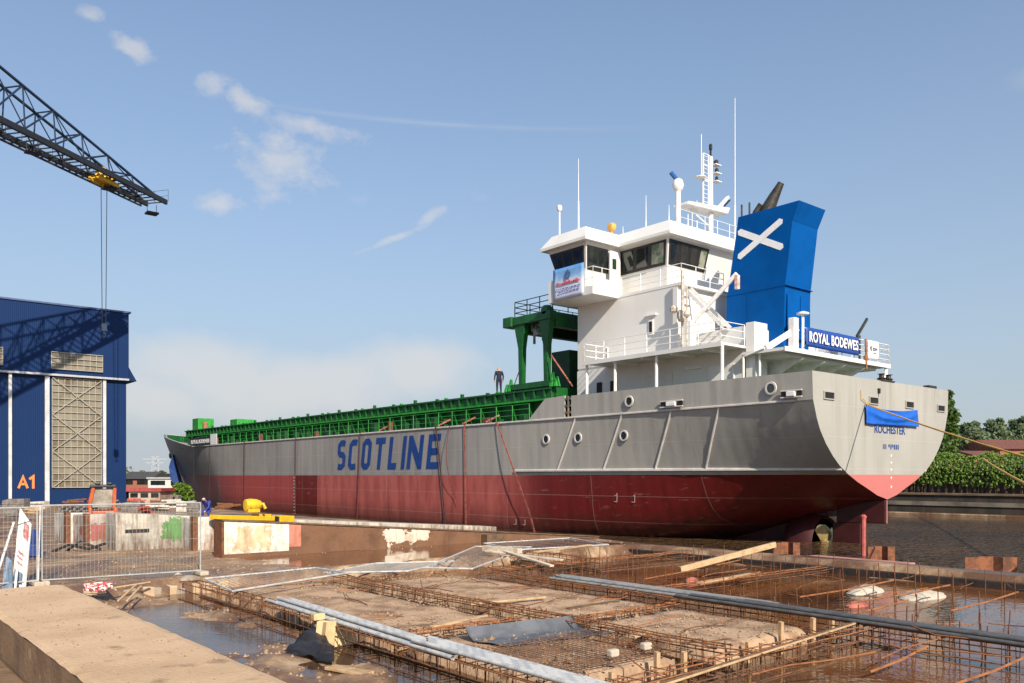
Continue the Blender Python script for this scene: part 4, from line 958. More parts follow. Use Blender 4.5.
# radar mast
mx0 = Vector((42.0, 31.6, RF)); MT = mx0 + Vector((0, 0, 4.95))
q = MB(); q.bar(mx0, MT, .17, 10, .13); q.bar(mx0 + Vector((.5, .5, 0)), mx0 + Vector((.05, .05, 2.2)), .12, 8); q.bar(mx0 + Vector((-.75, .0, 2.0)), mx0 + Vector((-.75, 0, 5.0)), .035, 6)
mast = q.build('radar_mast', white2, ship, smooth=True)
q = MB(); q.hexa([(39.3, 31.2, 18.55), (43.2, 31.2, 18.75), (43.2, 32.2, 18.75), (39.3, 32.2, 18.55)], [(39.3, 31.1, 18.72), (43.3, 31.1, 19.12), (43.3, 32.3, 19.12), (39.3, 32.3, 18.72)]); q.bar((40.2, 31.7, 18.5), (41.9, 31.7, 17.9), .06); q.build('mast_platform', white2, mast, bevel=.03)
q = MB()
for x in (-.75, -.3): q.bar(mx0 + Vector((x, -.05, 1.9)), mx0 + Vector((x, -.05, 5.0)), .028, 5)
for k in range(12): q.bar(mx0 + Vector((-.75, -.05, 2.1 + .25 * k)), mx0 + Vector((-.3, -.05, 2.1 + .25 * k)), .02, 5)
for z in (3.4, 4.3, 5.0): q.bar(mx0 + Vector((-.75, -.05, z)), mx0 + Vector((0, 0, z)), .03, 5)
q.build('ladder', white2, mast)
q = MB(); c0 = mx0 + Vector((1.1, .0, 2.35)); q.beam(c0 + Vector((-.55, 0, -.5)), c0 + Vector((.65, 0, .55)), .16, .2, (0, 1, 0)); q.bar(c0 + Vector((0, 0, -.6)), c0, .1); rd = q.build('radar_scanner', white2, mast, bevel=.02)
q = MB(); c1 = mx0 + Vector((1.16, -.09, 2.18)); q.beam(c1 + Vector((-.52, -.02, -.5)), c1 + Vector((.6, -.02, .5)), .05, .14, (0, 1, 0)); q.build('scanner_face', navy, rd)
for z, x, s_ in ((4.6, .3, .14), (4.1, .35, .12), (3.6, .35, .10)):
    q = MB(); q.box(42 + x - .02, 42 + x + .5, 31.4, 31.8, RF + z - .05, RF + z); q.build('lamp_bracket', white2, mast)
    q = MB(); q.lathe([(s_, 0), (s_, .25), (.04, .32)], (42 + x + .25, 31.6, RF + z), 10); q.build('navigation_lamp', dark, mast)
q = MB(); q.bar(MT, MT + Vector((0, 0, .6)), .06); q.lathe([(.1, 0), (.1, .3), (.03, .36)], MT + Vector((0, 0, .45)), 8); q.build('masthead_lamp', dark, mast)
q = MB(); q.lathe([(.3, 0), (.36, .02), (.36, .06), (.3, .08)], mx0 + Vector((-1.0, 0, 3.45)), 12); q.bar(mx0 + Vector((-1, 0, 3.5)), mx0 + Vector((0, 0, 3.5)), .035); q.bar(mx0 + Vector((-.9, 0, 3.5)), mx0 + Vector((-.9, 0, 6.1)), .02, 5); q.build('mast_antenna', white2, mast)
p = PY(735, 225, 31.0); q = MB(); q.bar((p.x, p.y, RF), (p.x, p.y, RF + 2.2), .05, 6); q.bar((p.x, p.y, RF + 2.2), (p.x, p.y, 25.9), .03, 5, .014); q.build('antenna', white2, wh)
railing('railing', [(38.2, 30.95, RF), (44.2, 30.95, RF)], white2, wh, .9, 2, 1.2, .018)
q = MB()
for y in (30.5, 30.1): q.bar((43.6, y, 13.2), (43.6, y, RF + .9), .04)
for k in range(16): q.bar((43.6, 30.5, 13.3 + .28 * k), (43.6, 30.1, 13.3 + .28 * k), .025, 5)
for k in range(6): q.lathe([(.42, 0), (.42, .04)], (43.3, 29.9, 14.4 + .6 * k), 10) if False else q.box(43.0, 43.6, 29.7, 29.74, 14.4 + .6 * k, 14.44 + .6 * k)
q.bar((43.0, 29.72, 14.2), (43.0, 29.72, 18.0), .03); q.bar((43.3, 29.72, 14.2), (43.3, 29.72, 18.0), .03); q.build('ladder', white2, ship)

# ------------------------------------------------------------------ funnel
FX0, FX1 = 39.0, 41.45
b0 = [(FX0, 24.75), (FX1, 24.75), (FX1, 28.35), (FX0, 28.35)]; b1 = [(FX0, 24.85), (FX1, 24.85), (FX1, 28.35), (FX0, 28.35)]; b2 = [(FX0, 24.1), (FX1, 24.1), (FX1, 27.65), (FX0, 27.65)]
def lv(p, z, dz=0): return [(x, y, z + dz * (y - 24) / 3.6) for x, y in p]
q = MB(); q.hexa(lv(b0, 9.2), lv([(x, y - .12 if y < 26 else y - .1) for x, y in b0], 12.5)); q.hexa(lv([(x, y - .12 if y < 26 else y - .1) for x, y in b0], 12.503), lv([(x, y + .1 if y < 26 else y) for x, y in b2], 15.9)); fun = q.build('funnel', fun_blue, ship)
q = MB(); cap0 = [(FX0, 24.19), (FX1 + .003, 24.19), (FX1 + .003, 27.65), (FX0, 27.65)]; cap1 = [(FX0, 23.8), (FX1 + .08, 23.8), (FX1 + .08, 27.5), (FX0, 27.5)]
q.hexa(lv(cap0, 15.903), lv(cap1, 16.85)); q.build('funnel_cap', fun_blue, fun)
q = MB(); q.box(FX0 - .02, FX1 + .02, 24.5, 28.3, 12.62, 12.66); q.box(FX0 - .015, FX0 - .003, 26.9, 26.94, 9.4, 12.6); q.build('weld_seam', fun_blue, fun)
fpx = FX0 - .006
def fp(px_, py_): return PX(px_, py_, fpx)
q = MB()
for a, c in (((739.5, 232), (781.5, 247)), ((739.5, 257), (781, 221))):
    A, Bp = fp(*a), fp(*c); d = (Bp - A).normalized(); n_ = Vector((0, -d.z, d.y)); w = .175
    off = Vector((-.012 if c[1] < 240 else 0, 0, 0))
    q.prism([A - n_ * w + off, A - d * .12 + off, A + n_ * w + off, Bp + n_ * w + off, Bp + d * .12 + off, Bp - n_ * w + off], (-.01, 0, 0))
q.build('saltire_emblem', letter_white, fun)
q = MB(); q.box(FX0 + .15, FX1 - .15, 24.55, 24.63, 9.9, 12.2); q.box(FX0 + 1.3, FX0 + 1.38, 24.50, 24.549, 9.9, 12.2); q.build('louvre_door', fun_blue, fun, bevel=.02)
q = MB(); q.tube([(40.2, 26.7, 16.5), (40.22, 26.5, 17.2), (40.28, 26.1, 17.9), (40.34, 25.7, 18.55)], .52, 16, .17); q.build('exhaust_pipe', stack_metal, fun, smooth=True)
q = MB(); q.tube([(39.7, 27.0, 16.6), (39.72, 26.9, 17.1), (39.8, 26.6, 17.5)], .16, 10); q.build('exhaust_pipe', stack_metal, fun, smooth=True)
for y in (27.2, 26.7):
    q = MB(); q.bar((39.6, y + .5, 16.7), (39.6, y + .5, 17.7), .05, 6); q.build('vent_pipe', stack_metal, fun)

# ------------------------------------------------------------------ aft platform
q = MB(); q.box(35.6, 46.0, 22.5, 24.88, 8.70, 8.85); q.box(36.4, 45.2, 22.9, 24.9, 8.5, 8.699); q.box(35.58, 46.02, 22.46, 22.5, 8.66, 8.88); q.build('aft_platform', white, ship)
for x in (37.5, 39.5, 41.5, 43.5):
    q = MB(); q.prism([(x, 24.9, 7.4), (x, 24.9, 8.5), (x, 22.6, 8.5)], (.06, 0, 0)); q.build('platform_bracket', white2, ship)
q = MB(); q.box(36.3, 45.2, 24.9, 25.0, DECK, 9.0); q.build('deckhouse', white, ship)
q = MB(); q.box(37.2, 38.2, 24.82, 24.897, 7.6, 8.2); q.build('opening', dark, ship)
q = MB(); q.bar((35.8, 24.0, DECK), (35.8, 24.0, 8.7), .06); q.tube([(35.6, 24.8, 7.0), (35.6, 24.8, 8.6), (35.6, 23.6, 8.9)], .06); q.build('deck_pillar', white2, ship)
q = MB(); q.bar((45.8, 22.6, DECK), (45.75, 22.6, 8.7), .09, 8); q.bar((45.3, 22.6, BUL - .2), (45.75, 22.6, 8.7), .06, 8); q.build('deck_pillar', white2, ship)
railing('railing', [(37.2, 22.55, 8.85), (45.95, 22.55, 8.85), (45.95, 24.7, 8.85)], white2, ship, 1.1, 4, 1.2)
q = MB(); q.beam((35.7, 23.6, 8.9), (37.0, 22.7, 9.9), .3, .3); q.box(36.6, 37.0, 22.6, 22.95, 8.85, 10.4); q.build('davit', white2, ship, bevel=.04)
q = MB(); q.bar((39.0, 23.6, 8.85), (39.0, 23.6, 11.0), .07); q.lathe([(.3, 0), (.32, .08), (.1, .16)], (39.0, 23.6, 10.95), 12); q.build('mushroom_vent', white2, ship)
q = MB(); q.lathe([(.45, 0), (.5, .1), (.5, .4), (.45, .5)], (41.3, 23.7, 9.7), 16, 'x'); q.box(41.2, 41.9, 23.3, 24.1, 8.85, 9.4); q.build('liferaft_canister', white2, ship, smooth=True)
q = MB(); q.box(41.85, 42.2, 23.3, 24.0, 9.75, 10.3); q.build('winch_drum', M('oily_brown', (.16, .11, .06), .6, col2=(.1, .07, .04)), ship, bevel=.04)
q = MB(); q.bar((43.6, 23.0, 8.85), (43.6, 23.0, 10.3), .06); q.beam((43.3, 23.0, 10.2), (45.0, 23.3, 11.4), .10, .14); q.build('flag_davit', stack_metal, ship)
q = MB(); q.tube([(43.25, 22.47, 10.0), (43.25, 22.42, 8.4)], .05); q.box(43.05, 43.45, 22.4, 22.5, 8.9, 9.1); q.build('hose', rust_l, ship)
# bow mooring pipe and anchor shelf
q = MB(); yb_ = 122.0; q.lathe([(.35, -.15), (.5, 0), (.35, .12)], (CX - hull_b(yb_, 5.6) - .02, yb_, 5.6), 12, 'x'); q.build('hawse_pipe', stack_metal, ship)
# ------------------------------------------------------------------ hatch cover gantry
root = empty('gantry_crane', (CX, 39.8, 8.2), 'green hatch gantry with guard rails standing on the hold before the white bridge', 'gantry crane')
for sgn in (-1, 1):
    xl = CX + sgn * 5.5
    for y in (41.3, 38.9):
        q = MB(); q.hexa([(xl - .16, y - .15, 8.55), (xl + .16, y - .15, 8.55), (xl + .16, y + .15, 8.55), (xl - .16, y + .15, 8.55)], [(xl - .18, y - .2, 10.9), (xl + .18, y - .2, 10.9), (xl + .18, y + .2, 10.9), (xl - .18, y + .2, 10.9)])
        q.hexa([(xl - .18, y - .2, 10.903), (xl + .18, y - .2, 10.903), (xl + .18, y + .2, 10.903), (xl - .18, y + .2, 10.903)], [(xl - .22, y - .45, 12.4), (xl + .22, y - .45, 12.4), (xl + .22, y + .55, 12.4), (xl - .22, y + .55, 12.4)])
        q.build('leg', green, root)
    q = MB(); q.box(xl - .26, xl + .26, 38.2, 42.2, 8.25, 8.62)
    for y in (38.5, 41.8): q.lathe([(.16, -.1), (.18, 0), (.16, .1)], (xl, y, 8.38), 12, 'x')
    q.build('wheel_bogie', green, root, bevel=.03)
    q = MB(); q.box(xl - .3, xl + .3, 38.35, 42.3, 12.403, 12.95); q.box(xl - .45, xl + .45, 41.9, 42.75, 12.35, 13.0) if sgn < 0 else None; q.lathe([(.3, -.3), (.36, 0), (.3, .3)], (xl, 38.9, 13.0), 12, 'x'); q.build('side_beam', green, root, bevel=.04)
for y in (38.7, 41.9):
    q = MB(); q.box(CX - 5.2, CX + 5.2, y - .3, y + .3, 12.0, 12.9); q.build('cross_beam', green_d if y > 40 else green, root, bevel=.03)
q = MB(); q.box(CX - 5.2, CX + 5.2, 39.0, 41.6, 12.92, 12.98); q.build('walkway', green_d, root)
q = MB(); q.box(CX - 5.1, CX - 4.4, 39.9, 40.9, 11.9, 12.4); q.bar((CX - 4.9, 40.8, 11.2), (CX - 4.9, 40.8, 12.0), .09); q.bar((CX - 4.6, 40.3, 11.4), (CX - 4.6, 40.3, 12.0), .09); q.lathe([(.28, -.3), (.34, 0), (.28, .3)], (CX - 5.0, 40.2, 11.9), 12, 'x'); q.build('hoist', M('hoist_grey', (.25, .27, .25), .5, col2=(.03, .06, .03), mix=(.5, .55)), root)
railing('handrail', [(CX + 5, 38.45, 12.95), (CX - 5.45, 38.45, 12.95), (CX - 5.45, 42.1, 12.95), (CX + 5, 42.1, 12.95)], M('rail_dark_green', (.01, .04, .02), .5, col2=(.01, .03, .015)), root, 1.05, 3, 1.3, .03)
q = MB(); q.box(CX - 3.6, CX + 3.6, 38.9, 40.6, 8.25, 10.75); bx = q.build('machinery_house', green_d, root, bevel=.04)
for k in range(8):
    q = MB(); q.box(CX - 3.5 + k * .95, CX - 3.44 + k * .95, 38.84, 38.897, 8.3, 10.7); q.build('rib', green_d, bx)
q = MB(); q.bar((CX - 5.8, 38.2, 10.1), (CX - 5.9, 36.2, 8.0), .05); q.bar((CX - 5.3, 42.6, 8.2), (CX - 5.4, 41.5, 9.9), .03); q.build('bracing_rope', pinkish, root)
for y, h in ((38.3, .9), (37.9, .6), (42.3, .8), (42.7, .5)):
    q = MB(); q.hexa([(CX - 5.8, y - .12, 8.2), (CX - 5.4, y - .12, 8.2), (CX - 5.4, y + .12, 8.2), (CX - 5.8, y + .12, 8.2)], [(CX - 5.65, y - .06, 8.2 + h), (CX - 5.55, y - .06, 8.2 + h), (CX - 5.55, y + .06, 8.2 + h), (CX - 5.65, y + .06, 8.2 + h)]); q.build('rail_stop', green_b, root)

# ------------------------------------------------------------------ banners and cloths
def cloth(name, O, right, up, w, h, mat, nx=16, ny=8, sag=.0, wave=.05, seed=0, parent=None, thick=.012):
    O, right, up = Vector(O), Vector(right), Vector(up); n_ = right.cross(up); q = MB(); rows = []
    for j in range(ny + 1):
        row = []
        for i in range(nx + 1):
            u, v = i / nx, j / ny
            dz = -sag * math.sin(math.pi * u) * (v ** .7)
            dn = wave * (fn(u * 4, v * 2, 1.0, seed) + .6) * (1 if 0 < v else .5) + wave * .5
            row.append(O + right * (u * w) + up * (v * h + dz) + n_ * max(.01, dn))
        rows.append(row)
    q.grid(rows); o = q.build(name, mat, parent, smooth=True, fix=False); s_ = o.modifiers.new('thickness', 'SOLIDIFY'); s_.thickness = thick; s_.offset = -1
    return o
# blue sheet over the stern name
q = MB(); rows = []
tl, trr = PY(864, 405, YS - .02), PY(915.5, 410, YS - .02); bl_, br = PY(864.5, 424, YS - .02), PY(916.5, 427, YS - .02)
for j in range(13):
    row = []
    for i in range(33):
        u, v = i / 32, j / 12
        a = tl.lerp(trr, u); c = bl_.lerp(br, u); p = a.lerp(c, v)
        top_sag = .16 * math.sin(math.pi * u) * (1 - v); fold = math.sin(math.pi * u) * .26 * math.sin(math.pi * v)
        r1 = abs(u - .5) * 2
        ph = v * 4.6 - (1 - r1 ** 2) * 2.0
        p = p + Vector((0, -.05 - .10 * max(0, math.sin(ph * 1.9)) * math.sin(math.pi * u) ** .6 - .05 * math.sin(u * 37 + v * 3) * v * .5 - .04, -top_sag))
        row.append(p)
    rows.append(row)
q.grid(rows); o = q.build('tarpaulin', blue_cloth, smooth=True, fix=False); s_ = o.modifiers.new('thickness', 'SOLIDIFY'); s_.thickness = .012
tag(o, 'blue tarpaulin hanging over the name on the stern above ROCHESTER', 'tarpaulin')
# yard banner on the aft platform
O = PY(806, 350, 22.40); w = PY(858.5, 363, 22.40).x - O.x; O.z = 9.02
root = empty('banner', (O.x + w / 2, 22.4, 8.9), 'blue ROYAL BODEWES banner with white lettering on the aft platform railing', 'banner')
cloth('banner_cloth', (O.x, 22.40, O.z), (1, 0, 0), (0, 0, 1), w, .95, banner_blue, 24, 6, -.0, .02, 3, root)
text_mesh('lettering', 'ROYAL BODEWES', (O.x + .18, 22.325, O.z + .24), (1, 0, 0), (0, 0, 1), w - .36, .52, letter_white, root, .012, 0, .022, space=1.08)
A = PY(868, 342, 22.40); root = empty('banner', (A.x + .55, 22.4, 8.9), 'small white banner with dark emblem at the end of the aft platform', 'banner')
cloth('banner_cloth', (A.x, 22.40, 8.95), (1, 0, 0), (0, 0, 1), 1.15, 1.0, banner_white, 8, 6, 0, .02, 8, root)
q = MB(); q.prism([(A.x + .15, 22.355, 9.62), (A.x + .26, 22.355, 9.62), (A.x + .31, 22.355, 9.45), (A.x + .26, 22.355, 9.35)], (0, -.01, 0)); q.prism([(A.x + .28, 22.355, 9.66), (A.x + .40, 22.355, 9.62), (A.x + .30, 22.355, 9.60)], (0, -.01, 0))
for k, (a, w2, z) in enumerate(((.45, .5, 9.52), (.45, .42, 9.44), (.5, .3, 9.30))): q.box(A.x + a, A.x + a + w2, 22.345, 22.355, z, z + (.05 if k < 1 else .03))
q.build('emblem', navy, root)
# banner on the bridge wing
wing_m = bpy.data.materials.new('wing_banner'); wing_m.use_nodes = True; N, L, b = nodes_of(wing_m)
t = N.new('ShaderNodeTexCoord'); s_ = N.new('ShaderNodeSeparateXYZ'); L.new(t.outputs['Object'], s_.inputs[0]); rp = N.new('ShaderNodeValToRGB')
mr = N.new('ShaderNodeMapRange'); mr.inputs[1].default_value = 0; mr.inputs[2].default_value = 1.9; nz = N.new('ShaderNodeTexNoise'); nz.inputs['Scale'].default_value = 2.5; nz.inputs['Detail'].default_value = 6
L.new(t.outputs['Object'], nz.inputs['Vector']); ad = N.new('ShaderNodeMath'); ad.operation = 'MULTIPLY_ADD'; ad.inputs[1].default_value = .9; ad.inputs[2].default_value = -.45; L.new(nz.outputs[0], ad.inputs[0])
a2 = N.new('ShaderNodeMath'); L.new(s_.outputs[2], a2.inputs[0]); L.new(ad.outputs[0], a2.inputs[1]); L.new(a2.outputs[0], mr.inputs[0]); L.new(mr.outputs[0], rp.inputs[0])
rp.color_ramp.elements[0].color = (.55, .60, .75, 1); rp.color_ramp.elements[1].color = (.08, .25, .58, 1); e = rp.color_ramp.elements.new(.45); e.color = (.60, .68, .80, 1); e = rp.color_ramp.elements.new(.7); e.color = (.22, .42, .70, 1)
L.new(rp.outputs[0], b.inputs['Base Color']); b.inputs['Roughness'].default_value = .5
root = empty('banner', (33.85, 35.6, 13.05), 'pale blue banner with red lettering tied to the bridge wing', 'banner')
y0, y1 = PX(553.5, 280, 33.86).y, PX(584, 280, 33.86).y
cloth('banner_cloth', (33.86, y0, 13.02), (0, -1, 0), (0, 0, 1), y0 - y1, 1.85, wing_m, 10, 8, 0, .03, 5, root)
q = MB(); q.v = []; random.seed(9); wy = y0 - y1
# the banner's words are too small to read in the photograph: short strokes only
u = .14
while u < .88:
    w2 = random.choice((.03, .04, .05)); h2 = random.choice((.10, .13, .18)); yy = y0 - u * wy; q.box(33.77, 33.785, yy - w2 * wy, yy, 13.88, 13.88 + h2); u += w2 + .018
q.build('red_lettering', letter_red, root)
q = MB(); u = .1
for z in (13.62, 13.42):
    u = .12 if z > 13.5 else .2
    while u < .85:
        w2 = random.uniform(.03, .09); yy = y0 - u * wy; q.box(33.77, 33.785, yy - w2 * wy, yy, z, z + .06); u += w2 + .03
q.build('small_lettering', M('violet_print', (.22, .18, .45), .5, col2=(.2, .16, .4)), root)
q = MB(); q.prism([(33.775, y0 - .40 * wy, 14.2), (33.775, y0 - .58 * wy, 14.2), (33.775, y0 - .6 * wy, 14.5), (33.775, y0 - .5 * wy, 14.72), (33.775, y0 - .42 * wy, 14.5)], (-.01, 0, 0)); q.build('emblem', M('print_navy', (.05, .09, .2), .5, col2=(.1, .2, .4)), root)
# banner at the bow
root = empty('banner', (33.9, 96, 6.2), 'long dark banner with white lettering on the ship rail near the bow', 'banner')
ya, yb2 = PX(190.5, 440, 33.87).y, PX(210.5, 440, 33.87).y
q = MB(); q.box(33.84, 33.87, yb2, ya, 6.16, 7.05); q.build('banner_cloth', M('banner_black', (.02, .025, .04), .5, col2=(.03, .03, .05)), root)
text_mesh('lettering', 'ROYAL BODEWES', (33.837, ya - .25, 6.38), (0, -1, 0), (0, 0, 1), ya - yb2 - .5, .46, letter_white, root, .01, 0, .04)
q = MB(); ye = PX(217, 440, 33.87).y; q.box(33.84, 33.87, ye, yb2 - .02, 6.16, 7.3); tag(q.build('banner', banner_white), 'small pale banner beside the dark lettered one on the bow rail', 'banner')
# dark blue cloth hanging at the bow
pts_t = [AT(172.5, 454.5, 112.5), AT(168.8, 467, 112.5), AT(170.5, 479, 112.3), AT(184, 498, 112.0), AT(186.5, 498, 112.2), AT(179, 474, 112.4)]
q = MB(); q.prism(pts_t, Vector((.25, .35, 0))); o = q.build('cloth', M('bow_cloth_blue', (.012, .05, .20), .6, col2=(.008, .03, .13), vs_=.7, bump=.4, bs=2)); tag(o, 'slim dark blue cloth hanging down from the bow of the ship', 'cloth')

# ------------------------------------------------------------------ launching straps on the ship's side
def strap(px0, py0, px1, py1, mat, w0_, lab, bow=0.0, grp='launching straps over the ship side'):
    A, Bp = PX(px0, py0, 33.82), PX(px1, py1, 33.82); A.z = 6.16; w = w0_ * .62
    q = MB(); n = 8; L_, R_ = [], []
    for k in range(n + 1):
        u = k / n; p = A.lerp(Bp, u); p.y += bow * math.sin(math.pi * u); off = -.02 - (.32 * math.sin(math.pi * min(1, u * 1.1)) if abs(bow) > .3 else .02)
        L_.append(Vector((p.x + off, p.y - w / 2, p.z))); R_.append(Vector((p.x + off, p.y + w / 2, p.z)))
    q.grid([L_, R_]); q.grid([[A + Vector((-.02, -w / 2, 0)), A + Vector((-.02, w / 2, 0))], [A + Vector((.35, -w / 2, .03)), A + Vector((.35, w / 2, .03))]])
    o = q.build('launching_strap', mat, fix=False); s_ = o.modifiers.new('thickness', 'SOLIDIFY'); s_.thickness = .012
    tag(o, lab, 'strap', grp)
st_dark = M('dark_strap', (.07, .035, .035), .7, col2=(.11, .05, .045), vs_=4)
st_mid = M('rust_red_strap', (.20, .05, .045), .7, col2=(.12, .03, .03), vs_=4)
strap(194, 447, 194, 512, st_dark, .16, 'dark strap hanging down the grey bow, the one nearest the stem')
strap(210, 447, 209, 512, st_dark, .20, 'dark strap hanging below the small pale banner on the bow rail')
strap(244.5, 443, 244, 512, st_dark, .30, 'broad dark strap on the ship side above the yellow beam')
strap(296, 440, 295.5, 521, st_mid, .22, 'rust red strap beside the white draught marks on the ship side')
strap(360.5, 435, 357, 524, st_mid, .20, 'rust red strap crossing the letter O of SCOTLINE')
strap(436, 428, 446, 530, st_dark, .26, 'slanting dark strap crossing the letter E of SCOTLINE', -.1)
strap(450, 426, 458, 505, st_mid, .10, 'thin reddish strap just aft of the letter E of SCOTLINE', .35)
strap(465, 425, 466.5, 531, pinkish, .22, 'upright pinkish strap between SCOTLINE and the long slanting strap')
strap(497, 423, 535, 533, pinkish, .24, 'long slanting pink rust strap aft of SCOTLINE', -.45)

# ------------------------------------------------------------------ people
def figure(name, joints, bones, radii, label, cat='person', mats=None, pick=None):
    me = bpy.data.meshes.new(name); names = list(joints); base = Vector(joints['base']) if 'base' in joints else Vector((0, 0, 0))
    names = [n for n in names if n != 'base']
    me.from_pydata([Vector(joints[n]) for n in names], [(names.index(a), names.index(c)) for a, c in bones], [])
    o = bpy.data.objects.new(name, me); COL.objects.link(o)
    sk = o.modifiers.new('skin', 'SKIN'); 
    if not me.skin_vertices: me.attributes
    bm = bmesh.new(); bm.from_mesh(me); ly_ = bm.verts.layers.skin.verify(); bm.verts.ensure_lookup_table()
    for i, n in enumerate(names):
        r = radii[n]; bm.verts[i][ly_].radius = r if isinstance(r, tuple) else (r, r); bm.verts[i][ly_].use_root = (n == 'pelvis')
    bm.to_mesh(me); bm.free()
    sb = o.modifiers.new('smooth', 'SUBSURF'); sb.levels = sb.render_levels = 2
    bpy.context.view_layer.update(); dg = bpy.context.evaluated_depsgraph_get()
    m2 = bpy.data.meshes.new_from_object(o.evaluated_get(dg)); bpy.data.objects.remove(o)
    m2.name = name; ob = bpy.data.objects.new(name, m2); COL.objects.link(ob)
    m2.materials.clear()
    for m in mats: m2.materials.append(m)
    for p in m2.polygons: p.material_index = pick(p.center); p.use_smooth = True
    tag(ob, label, cat); return ob
def stand_pick(c):
    if c.z > 1.66 or (c.z > 1.58 and c.y > .06): return 2
    if c.z > 1.44 or (abs(c.x) > .22 and c.z < .86): return 1
    if c.z < .09: return 3
    return 0
jn = dict(pelvis=(0, 0, .95), waist=(0, .0, 1.1), chest=(0, .01, 1.3), neck=(0, -.01, 1.46), head0=(0, -.03, 1.56), head=(0, -.05, 1.68), nose=(0, -.15, 1.60),
          shl=(-.19, 0, 1.39), ell=(-.27, .03, 1.12), wrl=(-.27, -.03, .88), hdl=(-.265, -.05, .79), fnl=(-.25, -.06, .72),
          shr=(.19, 0, 1.39), elr=(.28, .04, 1.12), wrr=(.29, -.02, .88), hdr=(.285, -.04, .79), fnr=(.27, -.05, .72),
          hil=(-.10, 0, .88), knl=(-.12, -.02, .48), anl=(-.13, .02, .09), tol=(-.15, -.15, .04), hir=(.10, 0, .88), knr=(.12, -.01, .48), anr=(.14, .03, .09), tor=(.17, -.14, .04))
bn = [('pelvis', 'waist'), ('waist', 'chest'), ('chest', 'neck'), ('neck', 'head0'), ('head0', 'head'), ('head0', 'nose'), ('chest', 'shl'), ('shl', 'ell'), ('ell', 'wrl'), ('wrl', 'hdl'), ('hdl', 'fnl'),
      ('chest', 'shr'), ('shr', 'elr'), ('elr', 'wrr'), ('wrr', 'hdr'), ('hdr', 'fnr'), ('pelvis', 'hil'), ('hil', 'knl'), ('knl', 'anl'), ('anl', 'tol'), ('pelvis', 'hir'), ('hir', 'knr'), ('knr', 'anr'), ('anr', 'tor')]
rd_ = dict(pelvis=(.15, .12), waist=(.15, .11), chest=(.17, .12), neck=.06, head0=.085, head=(.095, .10), nose=.02, shl=.085, ell=.052, wrl=.038, hdl=(.042, .025), fnl=.022, shr=.085, elr=.052, wrr=.038, hdr=(.042, .025), fnr=.022,
           hil=.105, knl=.072, anl=.05, tol=.042, hir=.105, knr=.072, anr=.05, tor=.042)
pp = figure('person', jn, bn, rd_, 'person in dark navy work clothes standing on the green hatch covers', mats=[navy, skin, hair, black], pick=stand_pick)
fp_ = PX(499, 392, 35.5); pp.location = (35.5, fp_.y, 8.205); pp.rotation_euler.z = R(160); pp.scale = (1.08, 1.08, 1.06)
cov_blue = M('blue_coverall', (.03, .045, .24), .8, col2=(.02, .03, .17), vs_=9)
jc = dict(pelvis=(0, .05, .62), waist=(0, -.05, .78), chest=(0, -.22, .95), neck=(0, -.33, 1.06), head0=(0, -.40, 1.12), head=(0, -.44, 1.23), nose=(0, -.53, 1.13),
          shl=(-.19, -.24, 1.0), ell=(-.26, -.36, .76), wrl=(-.18, -.52, .58), hdl=(-.16, -.58, .52), fnl=(-.14, -.62, .46), shr=(.19, -.24, 1.0), elr=(.26, -.36, .76), wrr=(.18, -.52, .58), hdr=(.16, -.58, .52), fnr=(.14, -.62, .46),
          hil=(-.11, .03, .58), knl=(-.18, -.32, .46), anl=(-.17, -.08, .09), tol=(-.18, -.26, .04), hir=(.11, .03, .58), knr=(.18, -.32, .46), anr=(.17, -.08, .09), tor=(.18, -.26, .04))
def crouch_pick(c):
    if c.z > 1.17: return 2
    if c.z > 1.07 and c.y < -.3: return 1
    if c.z < .56 and c.y < -.5: return 1
    return 0 if c.z > .09 else 3
pc2 = figure('person', jc, bn, rd_, 'person in blue coverall stooping behind the slipway beam beside yellow gear', mats=[cov_blue, skin, M('pale_helmet', (.62, .52, .45), .5, col2=(.5, .4, .34)), black], pick=crouch_pick)
g_ = AT(208, 520, 44); pc2.location = (g_.x, g_.y, .35); pc2.rotation_euler.z = R(-50)
q = MB(); q.box(g_.x - .7, g_.x + .7, g_.y - .6, g_.y + .6, 0, .345); tag(q.build('timber_stack', wood_d, bevel=.02), 'low dark timber stack under the stooping person', 'timber')

# ------------------------------------------------------------------ yellow lifting gear on the slipway beam
A, Bp = AT(214, 517.2, 30.2), AT(290, 519, 33.5)
yb0 = empty('lifting_beam', ((A + Bp) / 2), 'long flat yellow lifting beam lying along the top of the slipway beam', 'lifting beam')
q = MB(); q.beam(A, A.lerp(Bp, .72), .5, .17); q.build('spreader', yellow, yb0, bevel=.02)
q = MB(); q.beam(A.lerp(Bp, .80), Bp, .5, .26); q.beam(A.lerp(Bp, .5), A.lerp(Bp, .7), .3, .34); q.build('end_box', yellow, yb0, bevel=.03)
q = MB(); q.beam(A.lerp(Bp, .73), A.lerp(Bp, .79), .4, .18); q.build('black_joint', black, yb0)
c0 = AT(253, 511.5, 31.6)
root = empty('pump', c0, 'bulky yellow machine with hooked end sitting on the yellow lifting beam', 'machine')
q = MB(); q.lathe([(.1, -.32), (.22, -.30), (.25, -.1), (.23, .1), (.17, .28), (.06, .36)], c0 + Vector((0, 0, .24)), 14, 'x'); q.build('housing', yellow, root, smooth=True)
q = MB(); q.box(c0.x - .25, c0.x + .2, c0.y - .2, c0.y + .2, c0.z - .03, c0.z + .10); q.build('base', yellow, root, bevel=.02)
q = MB(); q.tube([c0 + Vector((.15, -.1, .25)), c0 + Vector((.32, -.2, .28)), c0 + Vector((.38, -.25, .10))], .06, 8); q.build('hook', yellow, root)
